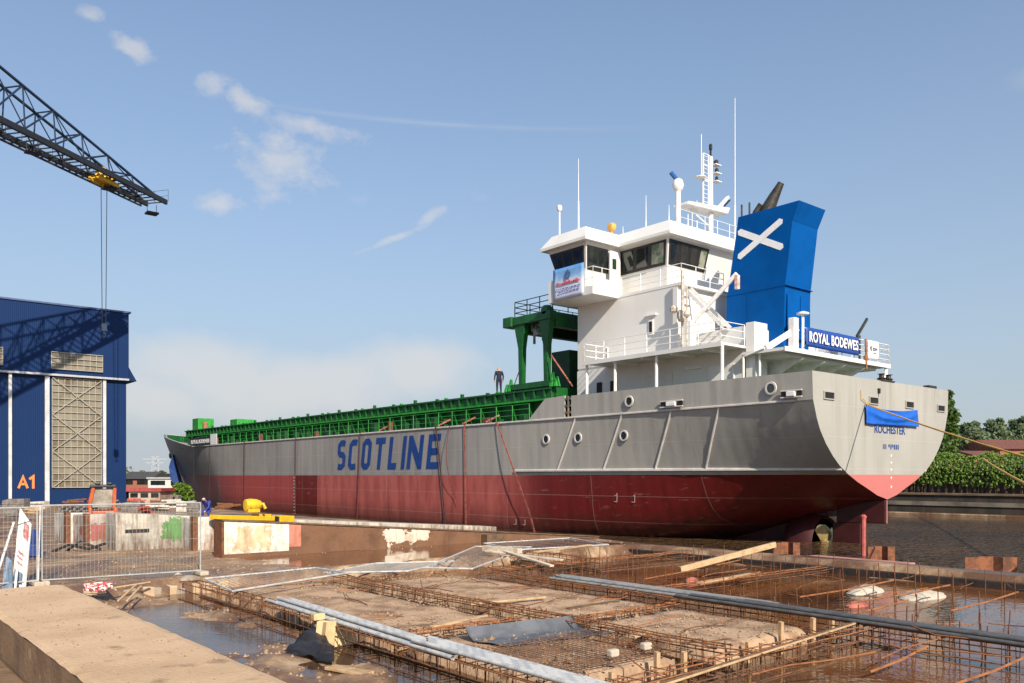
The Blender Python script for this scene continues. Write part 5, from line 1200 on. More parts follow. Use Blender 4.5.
# ------------------------------------------------------------------ mesh fence
def fence_panel(root, A, Bp, h, r=.019, wires=42):
    A, Bp = Vector(A), Vector(Bp); up = Vector((0, 0, h)); f = MB()
    f.bar(A, A + up, r, 6); f.bar(Bp, Bp + up, r, 6); f.bar(A + up, Bp + up, r, 6); f.bar(A + Vector((0, 0, .12)), Bp + Vector((0, 0, .12)), r, 6); f.build('fence_frame', galv_d if False else M('fence_tube', (.42, .42, .41), .5, .2, col2=(.33, .33, .32), vs_=4), root)
    f = MB()
    for k in range(1, wires): p = A.lerp(Bp, k / wires); f.bar(p + Vector((0, 0, .12)), p + up, .0042, 4)
    for z in (.55, 1.0, 1.45, 1.7): f.bar(A + Vector((0, 0, z)), Bp + Vector((0, 0, z)), .0045, 4)
    f.build('wire_mesh', wire_m, root)
    for p in (A, Bp):
        f = MB(); f.box(p.x - .12, p.x + .12, p.y - .33, p.y + .33, 0, .12); f.build('foot_block', concrete, root, bevel=.03)
root = empty('mesh_fence', (6.3, 23.3, 0), 'standing galvanised mesh fence panel in front of the graffiti painted beam', 'fence', 'site fence panels')
fence_panel(root, (4.42, 23.5, 0), (8.2, 23.15, 0), 1.97)
root = empty('mesh_fence', (2.4, 23.3, 0), 'mesh fence panel at the left edge with sign boards leaning on it', 'fence', 'site fence panels')
fence_panel(root, (.5, 23.2, 0), (4.30, 23.45, 0), 1.93)
q = MB(); q.bar((4.32, 23.42, .1), (4.38, 23.5, 1.98), .02); tag(q.build('fence_post', galv), 'bare upright steel tube where the two mesh fence panels meet', 'post')
# leaning sign boards at the left
def board(name, pts_, mat, lab, th=.03, extra=None):
    p = [Vector(v) for v in pts_]; n_ = (p[1] - p[0]).cross(p[3] - p[0]).normalized()
    if n_.y > 0: n_ = -n_
    root = empty(name, (sum(v.x for v in p) / 4, sum(v.y for v in p) / 4, min(v.z for v in p)), lab, 'sign board', 'sign boards leaning on the fence')
    q = MB(); q.prism(p, -n_ * th); q.build('board', mat, root)
    if extra:
        for (u0, v0, u1, v1, m) in extra:
            q = MB(); f = lambda u, v: p[0].lerp(p[1], u).lerp(p[3].lerp(p[2], u), v) + n_ * .006
            q.prism([f(u0, v0), f(u1, v0), f(u1, v1), f(u0, v1)], -n_ * .005); q.build('print', m, root)
    return root
Zs = 20.6
faded = M('faded_red_print', (.36, .085, .08), .6, col2=(.5, .3, .28), vs_=6)
M('sign_blue_grey', (.10, .16, .24), .5, col2=(.2, .24, .3), vs_=3)
board('sign_board', [AT(12, 583, Zs), AT(25, 590, Zs - .1), AT(31, 524, Zs + .5), AT(20, 508, Zs + .6)], fence_white, 'white sign board with red print leaning on the fence', extra=[(.45, .70, .9, .93, faded), (.2, .44, .7, .47, faded), (.15, .37, .6, .395, faded), (.2, .30, .65, .32, faded), (.1, .04, .75, .2, MATS['sign_blue_grey'])])
board('sign_board', [AT(2, 590, Zs - .3), AT(12, 592, Zs - .4), AT(11, 560, Zs), AT(6, 556, Zs)], M('sign_blue_grey', (.10, .16, .24), .5, col2=(.2, .24, .3), vs_=3), 'small dark blue board standing left of the white sign board')
q = MB(); q.beam(AT(-6, 585, Zs - .5), AT(14, 522, Zs + .2), .05, .03); q.beam(AT(15, 590, Zs - .6), AT(17, 570, Zs), .05, .03); tag(q.build('timber_strut', fence_white, bevel=.005), 'thin pale strut slanting across the left fence panel', 'strut')
q = MB(); c0 = G(32, 556, 0.0); q.lathe([(.28, 0), (.30, .02), (.30, .35), (.28, .36), (.3, .4), (.3, .85), (.27, .88)], c0, 18); o = q.build('drum', M('drum_blue', (.012, .035, .16), .4, col2=(.02, .05, .2)), smooth=True); tag(o, 'blue drum standing behind the left fence panel', 'drum')
# ------------------------------------------------------------------ reinforcement cages in the flooded pit
def make_cage(axis, a0, a1, c, w, zb, zt_, label, sp=.235, fw=True):
    """cage along Y (axis 'y') or X (axis 'x'): long bars and stirrups are parts"""
    mid = (a0 + a1) / 2; loc = (c, mid, zb) if axis == 'y' else (mid, c, zb)
    root = empty('rebar_cage', loc, label, 'rebar cage', 'reinforcement cages of the slab edge')
    def P(a, b_, z): return (c + b_, a, z) if axis == 'y' else (a, c + b_, z)
    for b_, z in ((-w / 2, zb + .04), (w / 2, zb + .04), (-w / 2, zt_), (w / 2, zt_), (0, zt_ + .012), (-w / 2 - .012, (zb + zt_) / 2 + .05), (w / 2 + .012, (zb + zt_) / 2 + .05)):
        q = MB(); pts = [P(a0 + (a1 - a0) * k / 10, b_ + .03 * fn(k, b_ * 7, .9, c), z + .028 * fn(k, z * 5, .8, c + 3)) for k in range(11)]; q.tube(pts, .011 + .004 * random.random(), 5); q.build('long_bar', rust_l if z > zt_ - .02 else rust_d, root)
    q = MB(); h = .012
    q.tube([P(mid, -w / 2, zb), P(mid, w / 2, zb), P(mid, w / 2, zt_ + .01), P(mid, -w / 2, zt_ + .01), P(mid, -w / 2, zb)], .0085, 4)
    # two free ends stand up above the cage
    q.bar(P(mid, -w / 2, zt_), P(mid, -w / 2, zt_ + .05), .0085, 4)
    s0 = q.build('stirrup', rust_d, root); n = min(98, int((a1 - a0) / sp)); random.seed(int(c * 10))
    for k in range(n):
        o = s0 if k == 0 else s0.copy()
        if k: COL.objects.link(o)
        d = (k + .5) * (a1 - a0) / n - (a1 - a0) / 2 + random.uniform(-.05, .05)
        o.location = (0, d, random.uniform(-.03, .05)) if axis == 'y' else (d, 0, random.uniform(-.03, .05))
        o.rotation_euler = (random.uniform(-.14, .14), 0, random.uniform(-.12, .12)) if axis == 'y' else (0, random.uniform(-.14, .14), random.uniform(-.12, .12))
    if fw:
        for sgn in ((1,) if c < 8 and axis == 'y' else (-1, 1)):
            q = MB(); pa, pb = P(a0, sgn * (w / 2 + .07), zb - .12), P(a1, sgn * (w / 2 + .07), zb - .05); q.beam(Vector(pa) + Vector((0, 0, .05)), Vector(pb) + Vector((0, 0, .05)), .03, .16); q.build('formwork_board', wood_d, root)
    return root
make_cage('y', 4.2, 21.6, 7.35, .50, -.40, .05, 'long rusty rebar cage under the nearest pair of grey tubes')
make_cage('y', 7.9, 20.2, 10.85, .42, -.36, .04, 'rusty rebar cage between the two strips of dry sand')
make_cage('y', 1.8, 18.4, 14.7, .50, -.42, .05, 'rusty rebar cage under the far bundles of grey tubes')
make_cage('x', 7.7, 15.0, 7.55, .40, -.42, .0, 'rusty rebar cage crossing the pit beside the wooden pegs')
make_cage('x', 14.9, 24.4, 19.2, .40, -.42, .0, 'far rebar cage running across the pit to the quay edge', .2)
make_cage('y', 18.7, 24.6, 19.0, .40, -.30, .10, 'short rebar cage beside the flat mesh panels near the ship', .2)
make_cage('x', 11.2, 14.3, 11.68, .26, -.40, -.04, 'short low rebar cage dividing the far strip of sand')
make_cage('x', 7.8, 10.5, 12.45, .26, -.40, -.04, 'short low rebar cage dividing the near strip of sand')
make_cage('x', 14.9, 24.3, 14.0, .34, -.52, -.12, 'low rebar cage crossing the orange water in front of the white sacks', .26)
# upright starter bars in the muddy water
random.seed(21)
q = MB(); q.bar((0, 0, -.5), (0, 0, .55), .0125, 5); proto = None
spots = []
for k in range(34): spots.append((24.0 + random.uniform(-.12, .12), 5.2 + k * .40, random.uniform(.3, .6)))
for k in range(26): spots.append((21.0 + random.uniform(-.25, .25), 5.5 + k * .52, random.uniform(.25, .7)))
for k in range(26): spots.append((17.8 + random.uniform(-.2, .2), 4.2 + k * .55, random.uniform(.25, .7)))
for k in range(22): spots.append((15.5 + random.uniform(-.3, .4), 2.2 + k * .42, random.uniform(.2, .6)))
for k in range(40): spots.append((14.95 + random.uniform(-.06, .06), 3.0 + k * .39, random.uniform(.30, .55)))
for k in range(26): spots.append((11.05 + random.uniform(-.05, .05), 8.0 + k * .47, random.uniform(.22, .40)))
for k in range(20): spots.append((7.62 + random.uniform(-.04, .04), 8.5 + k * .62, random.uniform(.22, .36)))
for k in range(30): spots.append((random.uniform(15.5, 24.2), random.uniform(14.6, 22.0), random.uniform(.2, .6)))
for k in range(14): spots.append((8.4 + k * .47, 7.75 + random.uniform(-.05, .05), random.uniform(.22, .42)))
for x, y, h in spots:
    if proto is None:
        proto = o = q.build('starter_bar', rust, loc=(0, 0, -.5)); tag(o, 'rusty starter bar standing upright in the muddy water of the pit', 'steel bar', 'starter bars standing in the pit')
    else: o = proto.copy(); COL.objects.link(o)
    o.location = (x, y, -.62); o.scale = (1, 1, (h + .3) / 1.05 + .05); o.rotation_euler = (random.uniform(-.07, .07), random.uniform(-.07, .07), 0)
# loose bars lying across the pit
labs = ['long rusty bar lying across the water beside the far rebar cage', 'pale rusty bar lying across the pit beside the white sack', 'rusty bar spanning the pit behind the two white sacks', 'bright rusty bar reaching the quay edge at the far right',
        'rusty bar spanning the pit in front of the white sacks', 'thin bar sticking out of the water in the lower right', 'long rusty bar crossing the water at the lower right edge', 'rusty bar crossing the pit behind the bundle of short tubes']
for (a, c, za, zb_), lab in zip([((700, 585), (760, 572), .0, .05), ((800, 597), (895, 580), .0, .05), ((850, 603), (950, 585), 0, .05), ((950, 611), (1018, 592), .0, .05), ((845, 615), (908, 600), 0, .1), ((870, 672), (928, 646), -.25, .05), ((955, 684), (1030, 655), -.28, .05), ((645, 579), (740, 560), .0, .0)], labs):
    q = MB(); A, Bp = G(*a, za), G(*c, zb_); q.tube([A, A.lerp(Bp, .5) + Vector((0, 0, -.03)), Bp], .02, 6); tag(q.build('loose_bar', rust_l), lab, 'steel bar', 'loose bars lying across the pit')
# bent offcuts strewn over cages, sand and water
random.seed(45); kinds = []
for k in range(5):
    q = MB(); L_ = random.uniform(.9, 2.4); bd = random.uniform(-.25, .25); q.tube([(-L_ / 2, 0, 0), (-L_ / 6, bd * .6, .03), (L_ / 5, bd, .0), (L_ / 2, bd * .2 + random.uniform(-.2, .2), random.uniform(0, .2))], .011, 5)
    o = q.build('bar_offcut', (rust, rust_l, rust_d)[k % 3], loc=(0, 0, 0)); tag(o, 'bent rusty bar offcut strewn loosely over the cages and sand of the pit', 'steel bar', 'bent bar offcuts strewn over the pit'); kinds.append(o)
for k in range(75):
    o = kinds[k] if k < 5 else kinds[k % 5].copy()
    if k >= 5: COL.objects.link(o)
    x = random.choice((random.uniform(7.2, 14.9), random.uniform(14.9, 24.2), random.uniform(10.4, 15.2))); y = random.uniform(5.5, 21)
    o.location = (x, y, (.07 if x < 15 and (abs(x - 10.85) < .5 or abs(x - 14.7) < .5) else -.05 if x < 14.3 else random.uniform(-.3, -.1))); o.rotation_euler = (random.uniform(-.1, .1), random.uniform(-.06, .06), random.choice((0, 1.57)) + random.uniform(-.35, .35))
# steel tubes
def tube_thing(A, Bp, r, mat, lab, grp):
    q = MB(); A, Bp = Vector(A), Vector(Bp); d = (Bp - A).normalized(); u = Vector((0, 0, 1)); s_ = d.cross(u).normalized(); u = s_.cross(d); n = 14; i0 = 0
    for rr, (p, ) in ((r, (A,)), (r, (Bp,)), (r * .86, (Bp - d * .002,)), (r * .86, (A + d * .002,))):
        for j in range(n): t = 2 * math.pi * j / n; q.v.append(p + s_ * rr * math.cos(t) + u * rr * math.sin(t))
    for k in range(4):
        for j in range(n): a = k * n + j; b_ = k * n + (j + 1) % n; k2 = (k + 1) % 4; q.f.append((a, b_, k2 * n + (j + 1) % n, k2 * n + j))
    o = q.build('steel_tube', mat, smooth=True); tag(o, lab, 'steel tube', grp); return o
def bundle(n, x_a, x_b, ya, yb, z, r, mat, lab, grp, layers=1):
    for k in range(n):
        lay = k % layers; c_ = k // layers; dx = (2.12 * r) * c_ + r * .9 * lay
        tube_thing((x_a + dx, ya - .13 * ((k * 7) % 4), z + 1.75 * r * lay), (x_b + dx, yb + .11 * ((k * 5) % 4), z + 1.75 * r * lay), r, mat, lab, grp)
bundle(5, 7.36, 7.06, 16.9, 9.8, .10, .036, galv, 'thin bright grey tube of the row lying along the near rebar cage', 'bright tubes on the near rebar cage')
bundle(3, 7.44, 7.16, 16.5, 10.6, .175, .034, galv, 'thin bright grey tube lying on top of the near tube row', 'upper bright tubes on the near rebar cage')
bundle(5, 7.10, 7.06, 10.9, 3.9, .185, .036, galv, 'thin bright grey tube of the row running out at the bottom edge', 'bright tubes at the bottom edge')
bundle(8, 14.50, 14.52, 15.9, 9.3, .10, .036, MATS.get('mid_tube') or M('mid_tube', (.30, .30, .29), .5, .1, col2=(.20, .20, .19), vs_=4), 'thin weathered tube of the far bundle on the rebar cage', 'weathered tubes on the far rebar cage', 2)
bundle(6, 14.46, 14.32, 11.8, 1.5, .10, .036, galv_d, 'thin dark tube of the bundle running out of the picture on the right', 'dark tubes on the far rebar cage', 2)
# fence panels lying flat
def flat_panel(pts_, lab):
    p = [Vector(v) for v in pts_]; c = sum(p, Vector()) / 4; c.z = min(v.z for v in p)
    root = empty('fallen_fence', c, lab, 'mesh panel', 'fence panels lying flat on the ground'); q = MB()
    for a, b_ in zip(p, p[1:] + p[:1]): q.bar(a, b_, .024, 6)
    q.build('panel_frame', galv, root); q = MB()
    for k in range(1, 24): q.bar(p[0].lerp(p[1], k / 24), p[3].lerp(p[2], k / 24), .0045, 4)
    for k in range(1, 6): q.bar(p[0].lerp(p[3], k / 6), p[1].lerp(p[2], k / 6), .0045, 4)
    q.build('wire_mesh', wire_m, root)
flat_panel([(7.6, 21.2, .12), (11.0, 21.9, .1), (10.9, 19.9, .14), (7.2, 18.3, .15)], 'mesh fence panel lying flat over the near end of the rebar cages')
flat_panel([(12.9, 19.2, .2), (18.6, 24.4, .14), (20.0, 22.9, .14), (13.6, 18.0, .22)], 'mesh fence panel lying flat under the pile of pale timber')
flat_panel([(18.8, 24.2, .25), (23.3, 24.4, .22), (22.2, 21.2, .22), (18.0, 21.2, .27)], 'mesh fence panel lying flat close to the ship')
flat_panel([(10.8, 21.0, .05), (13.2, 22.3, .05), (15.4, 21.3, .05), (12.6, 19.6, .09)], 'mesh fence panel lying flat between the other flat panels')
# pale timber
def plank(a, c, za, zc, w, h, mat, lab, grp=None):
    q = MB(); A, Bp = G(*a, za), G(*c, zc); q.beam(A, Bp, w, h); o = q.build('plank', mat, bevel=.008); tag(o, lab, 'plank', grp); return o
gp = 'planks and boards lying about the pit'
plank((680, 569.5), (775, 544.5), .0, .62, .12, .16, wood, 'long pale plank slanting up towards the dark hull', gp)
plank((486, 551), (562, 560), .35, .25, .16, .05, M('bleached_timber', (.62, .52, .40), .8, col2=(.45, .36, .26), vs_=5), 'bleached plank lying over the flat mesh panels', gp)
plank((488, 546), (552, 566), .45, .2, .14, .05, MATS['bleached_timber'], 'bleached plank crossing over another on the mesh panels', gp)
plank((484, 548), (520, 551), .42, .42, .2, .16, MATS['bleached_timber'], 'thick bleached timber block on the mesh panels', gp)
plank((535, 552), (590, 545), .34, .32, .14, .05, wood, 'brown plank lying on the mesh panel closest to the hull', gp)
plank((388, 560), (412, 556), .1, .1, .22, .22, MATS['bleached_timber'], 'short white timber lying at the edge of the puddle', gp)
plank((568, 609), (618, 601.5), -.08, -.08, .12, .05, wood_d, 'dark plank lying across the far sand strip', gp)
plank((432, 627), (486, 616), -.08, -.08, .12, .05, wood, 'pale plank lying across the near sand strip', gp)
plank((470, 604), (545, 597), .0, .0, .10, .04, wood, 'thin plank lying across the rebar cage between the sand strips', gp)
plank((630, 637), (652, 631), -.02, -.02, .16, .04, wood, 'short plank lying across the cage beside the wooden pegs', gp)
plank((648, 690), (866, 620), .06, .06, .03, .03, wood, 'long thin lath along the cage beside the wooden pegs', gp)
plank((640, 690), (880, 614), .08, .08, .025, .03, wood_d, 'second thin lath behind the first along the wooden pegs', gp)
plank((700, 583), (752, 574), -.1, -.1, .2, .05, wood, 'broad plank floating in the orange water', gp)
plank((330, 667), (369, 674), -.34, -.34, .24, .05, wood, 'pale short board lying below the black foil', gp)
# boards standing at the near cage
for (a, c, zt_, lab) in (((314, 650), (333, 651), .32, 'square shuttering board with a batten standing on the near rebar cage'), ((334.5, 647), (357, 644), .12, 'plain square shuttering board leaning on the near rebar cage')):
    A, Bp = G(*a, -.36), G(*c, -.36); d = (Bp - A); hgt = .50
    root = empty('shuttering_board', (A + Bp) / 2, lab, 'board'); n_ = Vector((-d.y, d.x, 0)).normalized()
    q = MB(); q.prism([A, Bp, Bp + n_ * .12 + Vector((0, 0, hgt)), A + n_ * .12 + Vector((0, 0, hgt))], n_ * .03); q.build('sheet', ply, root)
    if zt_ > .2:
        q = MB(); m_ = A.lerp(Bp, .5); q.beam(m_ - n_ * .03 + Vector((0, 0, .0)), m_ - n_ * .03 + n_ * .12 + Vector((0, 0, hgt - .02)), .14, .04, (1, 0, 0)); q.build('batten', wood, root)
        q = MB(); q.box(m_.x - .1, m_.x + .12, m_.y + .16, m_.y + .3, .15, .26); q.build('top_block', ply, root, bevel=.01)
# black foil in front of the boards
q = MB(); rows = []
cs = [G(284, 655, -.36), G(334, 668, -.38), G(334, 650, -.25), G(313, 628, -.05)]
for j in range(15):
    row = []
    for i in range(15):
        u, v = i / 14, j / 14; p = cs[0].lerp(cs[1], u).lerp(cs[3].lerp(cs[2], u), v); p.z += .14 * abs(fn(u * 2.6, v * 2.6, 1, 4)) + .05 * fn(u * 6, v * 6, 1, 2) + .05
        row.append(p)
    rows.append(row)
q.grid(rows); o = q.build('black_foil', blackfoil, smooth=True, fix=False); s_ = o.modifiers.new('thickness', 'SOLIDIFY'); s_.thickness = .008; tag(o, 'crumpled black foil lying at the foot of the shuttering boards', 'foil')
# grey membrane and steel mesh mat
q = MB(); rows = []; cs = [G(500, 668, -.16), G(612, 668, -.16), G(640, 652, -.14), G(540, 640, -.14)]
A0 = [Vector((9.05, 11.6, -.12)), Vector((11.0, 10.6, -.12))]; 
for j in range(12):
    row = []
    for i in range(20):
        u, v = i / 19, j / 11; x = 8.6 + 2.2 * u + .2 * v; y = 11.7 - 1.0 * v - .35 * u
        row.append((x, y, -.10 + (.22 * math.exp(-((v - .06) / .12) ** 2)) + .03 * fn(u * 5, v * 4, 1, 6)))
    rows.append(row)
q.grid(rows); o = q.build('membrane', membrane, smooth=True, fix=False); s_ = o.modifiers.new('thickness', 'SOLIDIFY'); s_.thickness = .012; tag(o, 'dark grey membrane sheet with a folded edge lying on the near sand strip', 'membrane')
root = empty('steel_mesh_mat', (9.6, 9.7, -.1), 'fine rusty steel mesh mat laid flat beside the grey membrane', 'mesh mat')
q = MB()
for k in range(26): x = 8.1 + k * .105; q.bar((x, 8.5, -.06), (x, 10.75, -.06), .0045, 4)
for k in range(22): y = 8.5 + k * .105; q.bar((8.1, y, -.05), (10.75, y, -.05), .0045, 4)
q.build('wires', rust_d, root)
for a, lab in (((613, 657), 'small white concrete spacer on the steel mesh mat, nearer one'), ((646, 650), 'small white concrete spacer on the steel mesh mat, farther one')):
    c0 = G(*a, -.05); q = MB(); q.box(c0.x - .09, c0.x + .09, c0.y - .06, c0.y + .06, -.045, .07); tag(q.build('spacer_block', sack, bevel=.025), lab, 'spacer')
# wooden pegs
for px_, py0, py1, lab in ((657, 652, 672, 'wooden peg next to the corner of the steel mesh mat'), (684, 652, 664, 'short wooden peg second from the left in the peg row'), (781, 622, 643, 'wooden peg in the middle of the peg row'), (813, 618, 636, 'tall wooden peg at the right end of the peg row'), (832, 612, 626, 'small wooden peg just behind the tall one'), (748, 642, 652, 'stubby wooden peg between the middle pegs'), (612, 672, 690, 'wooden peg at the lower edge below the mesh mat')):
    c0 = G(px_, py1, -.2); h = (py1 - py0) * (c0.x * SS + c0.y * CC) / F; q = MB(); q.hexa([(c0.x - .035, c0.y - .035, -.75), (c0.x + .035, c0.y - .035, -.75), (c0.x + .035, c0.y + .035, -.75), (c0.x - .035, c0.y + .035, -.75)], [(c0.x - .04, c0.y - .03, -.2 + h), (c0.x + .03, c0.y - .04, -.2 + h), (c0.x + .035, c0.y + .03, -.19 + h), (c0.x - .03, c0.y + .04, -.2 + h)]); tag(q.build('wooden_peg', wood), lab, 'peg', 'wooden pegs along the crossing cage')
# sacks and lumps
def lump(px_, py_, z, sx_, sy_, sz_, mat, lab, seed, name='sack', cat='sack'):
    c0 = G(px_, py_, z); q = MB(); rows = []
    for j in range(9):
        row = []
        for i in range(17):
            t = 2 * math.pi * i / 16; ph = math.pi / 2 * j / 8; r = 1 + .25 * fn(math.cos(t) * 1.5 + seed, math.sin(t) * 1.5, 1, seed) + .12 * fn(math.cos(t) * 4, math.sin(t) * 4 + j, .8, seed)
            row.append(c0 + Vector((sx_ * r * math.cos(t) * math.cos(ph), sy_ * r * math.sin(t) * math.cos(ph), sz_ * math.sin(ph) * (1 + .3 * fn(math.cos(t) * 3, j, .7, seed)))))
        rows.append(row)
    q.grid(rows); o = q.build(name, mat, smooth=True, fix=False); tag(o, lab, cat)
lump(864, 593, -.40, .75, .40, .20, sack, 'white sack lying in the orange water, left of two', 2)
lump(922, 598, -.40, .95, .45, .17, sack, 'longer cream sack lying in the orange water, right of two', 5)
lump(692, 582, -.38, .25, .2, .14, pinkish, 'small pinkish lump of rubble in the orange water', 7, 'rubble_lump', 'rubble')
lump(857, 606, -.38, .4, .2, .12, pinkish, 'pinkish brick lump in the water in front of the white sack', 9, 'rubble_lump', 'rubble')
# rubble wall and litter at the pit edge below the fence
random.seed(31)
stone_m = [M('rubble_tan', (.46, .33, .21), .9, col2=(.33, .21, .12), vs_=3, bump=.6, bs=14), M('rubble_grey', (.30, .25, .20), .9, col2=(.2, .15, .1), vs_=3, bump=.6, bs=14), M('rubble_dark', (.14, .085, .055), .9, col2=(.09, .05, .035), vs_=3, bump=.6, bs=14)]
for k in range(16):
    x = 5.3 + k * .215 + random.uniform(-.05, .05); y = 22.55 + random.uniform(-.18, .12) - (k > 11) * .1; w = random.uniform(.10, .17); h = random.uniform(.16, .34)
    q = MB(); b_ = [(x - w, y - w * .8, -.62), (x + w, y - w * .9, -.62), (x + w * .9, y + w, -.62), (x - w, y + w * .9, -.62)]; t_ = [(px1 + random.uniform(-.05, .05), py1 + random.uniform(-.05, .05), -.42 + h + random.uniform(-.05, .05)) for px1, py1, _ in b_]
    q.hexa(b_, t_); tag(q.build('rubble_block', stone_m[k % 3 if k < 12 else 0], bevel=.025), 'broken rubble block in the low row along the pit edge below the fence', 'rubble', 'rubble blocks along the pit edge')
for (a, c, za, zc, lab) in (((118, 601), (137, 584), -.1, .12, 'pale batten leaning on the rubble, left of the leaning pair'), ((127, 601), (141, 586), -.1, .1, 'pale batten leaning on the rubble, right of the leaning pair'), ((112, 588), (150, 582), .02, .05, 'pale batten lying flat on top of the rubble row'), ((122, 597), (149, 600), -.35, -.4, 'pale batten lying in the water below the rubble'), ((105, 583), (116, 590), .1, .0, 'short pale batten beside the red and white tape')):
    plank(a, c, za, zc, .05, .035, wood, lab, gp)
root = None
q = MB(); random.seed(4); c0 = G(98, 592, -.05)
for k in range(12):
    pts = []; a0 = random.uniform(0, 6)
    for i in range(8): pts.append(c0 + Vector((random.uniform(-.28, .28) , random.uniform(-.25, .25), .03 + random.uniform(0, .18))))
    q.tube(pts, .018, 4)
tape = M('red_white_tape', (.55, .06, .08), .6, col2=(.75, .65, .6), vs_=9, mix=(.49, .51)); tag(q.build('barrier_tape', tape), 'tangle of red and white barrier tape at the pit edge', 'tape')
lump(178, 576, -.02, .10, .08, .09, sack, 'small white lump on the rubble below the fence', 12, 'rubble_lump', 'rubble')
lump(190, 580, -.08, .28, .2, .12, stone_m[1], 'flat grey stone at the fence foot', 15, 'rubble_lump', 'rubble')
# clods and pebbles
random.seed(61); q = MB()
def clod(x, y, z, r):
    i = len(q.v); a = random.uniform(0, 6)
    q.v += [Vector((x + r * math.cos(a + k * 1.257) * random.uniform(.7, 1.2), y + r * math.sin(a + k * 1.257) * random.uniform(.7, 1.2), z - r * .3)) for k in range(5)] + [Vector((x + random.uniform(-.3, .3) * r, y + random.uniform(-.3, .3) * r, z + r * random.uniform(.4, .9)))]
    q.f += [(i + k, i + (k + 1) % 5, i + 5) for k in range(5)]
for _ in range(2600):
    x, y = random.choice(((7.75, 10.5), (11.2, 14.25)))[0] + random.random() * 2.75, random.uniform(8.4, 20.4)
    clod(x, y, -.10 + .02, random.uniform(.008, .035) * (1 + (random.random() > .96) * 1.5))
for _ in range(2200):
    x, y = random.uniform(3.4, 26), random.uniform(22.7, 38); clod(x, y, ground_h(x, y), random.uniform(.015, .05) * (1 + (random.random() > .95)))
for _ in range(1500):
    y = random.uniform(4, 15); u = random.random(); x = 3.1 + u * 1.0; clod(x, y, .62 - 1.0 * u + .05, random.uniform(.012, .05))
for _ in range(900):
    x, y = random.uniform(3.8, 7.0), random.uniform(6, 22.5); z = ground_h(x, y)
    if z > -.42: clod(x, y, z, random.uniform(.015, .05))
for _ in range(260):
    x, y = random.uniform(1.85, 2.98), random.uniform(4, 14.5); clod(x, y, 1.005, random.uniform(.004, .014))
o = q.build('gravel', M('clods', (.33, .22, .135), .95, col2=(.18, .11, .06), vs_=1.5, col3=(.45, .36, .27), vs3=3), fix=False); tag(o, 'loose clods and pebbles strewn over sand and yard', 'gravel', kind='stuff')
# sheet pile stubs between quay edge and ship
def pile(xc, yc, lab, wd, zt_):
    root = empty('sheet_pile', (xc, yc, -1.2), lab, 'sheet pile', 'rusty sheet piles standing in the canal'); q = MB(); x, y = xc, yc; w = wd / 3; pts = [(0, 0), (w * .8, 0), (w * 1.1, .28), (w * 1.9, .28), (w * 2.2, 0), (w * 3, 0)]
    for (a0, b0), (a1, b1) in zip(pts, pts[1:]):
        A = Vector((x + CC * a0 + SS * b0, y - SS * a0 + CC * b0, -1.2)); Bp = Vector((x + CC * a1 + SS * b1, y - SS * a1 + CC * b1, -1.2)); q.prism([A, Bp, Bp + Vector((SS * .03, CC * .03, 0)), A + Vector((SS * .03, CC * .03, 0))], (0, 0, zt_ + 1.2))
    q.build('pile_web', M('pile_rust', (.24, .085, .035), .85, col2=(.10, .04, .02), vs_=3, bump=.3, bs=30), root)
for (px_, py_, wpx, lab, dz) in ((774, 557, 26, 'rusty sheet pile stub below the propeller nozzle, left of three', .0), (868, 562, 27, 'rusty sheet pile stub below the rudder, middle of three', .0), (965, 573, 52, 'wide rusty sheet pile stub at the right of three', -.05)):
    c0 = G(px_, py_, -.7); Z = c0.x * SS + c0.y * CC; pile(c0.x, c0.y, lab, wpx * Z / F, -.1 + dz)
c0 = G(863.5, 556, -.7); q = MB(); q.bar((c0.x, c0.y, -1.5), (c0.x, c0.y, .95), .10, 10); q.lathe([(.12, 0), (.13, .1), (.05, .16)], (c0.x, c0.y, .9), 10); tag(q.build('mooring_post', M('faded_red_post', (.45, .10, .08), .6, col2=(.3, .06, .05), vs_=3)), 'slim faded red post standing in the water before the rudder', 'post')
# ropes
def rope(pts, lab, r=.045):
    q = MB(); q.tube(pts, r, 7); tag(q.build('rope', rope_y, smooth=True), lab, 'rope', 'yellow mooring ropes')
A = PY(866, 404, YS - .05); Bp = AT(1024, 447, 27); C_ = Bp + (Bp - A) * .9
rope([A.lerp(C_, u) + Vector((0, 0, -1.2 * u * (1 - u))) + Vector((0, 0, .0)) for u in [i / 16 for i in range(17)]], 'long yellow rope running from the stern over the canal', .035)
A = AT(983, 459, 70); Bp = AT(1024, 478.5, 45); C_ = A + (Bp - A) * 2.0
rope([A.lerp(C_, u) + Vector((0, 0, -1.0 * u * (1 - u))) for u in [i / 12 for i in range(13)]], 'short yellow rope in front of the ivy on the far bank', .075)
q = MB(); p0 = PY(866, 401, YS - .04); q.tube([p0 + Vector((-.45, 0, .5)), p0 + Vector((-.45, -.05, .1)), p0 + Vector((-.05, -.05, -.05)), p0 + Vector((.3, -.05, -.1))], .02, 5); tag(q.build('rope', rope_y), 'thin line hanging at the stern where the long rope is tied', 'rope')

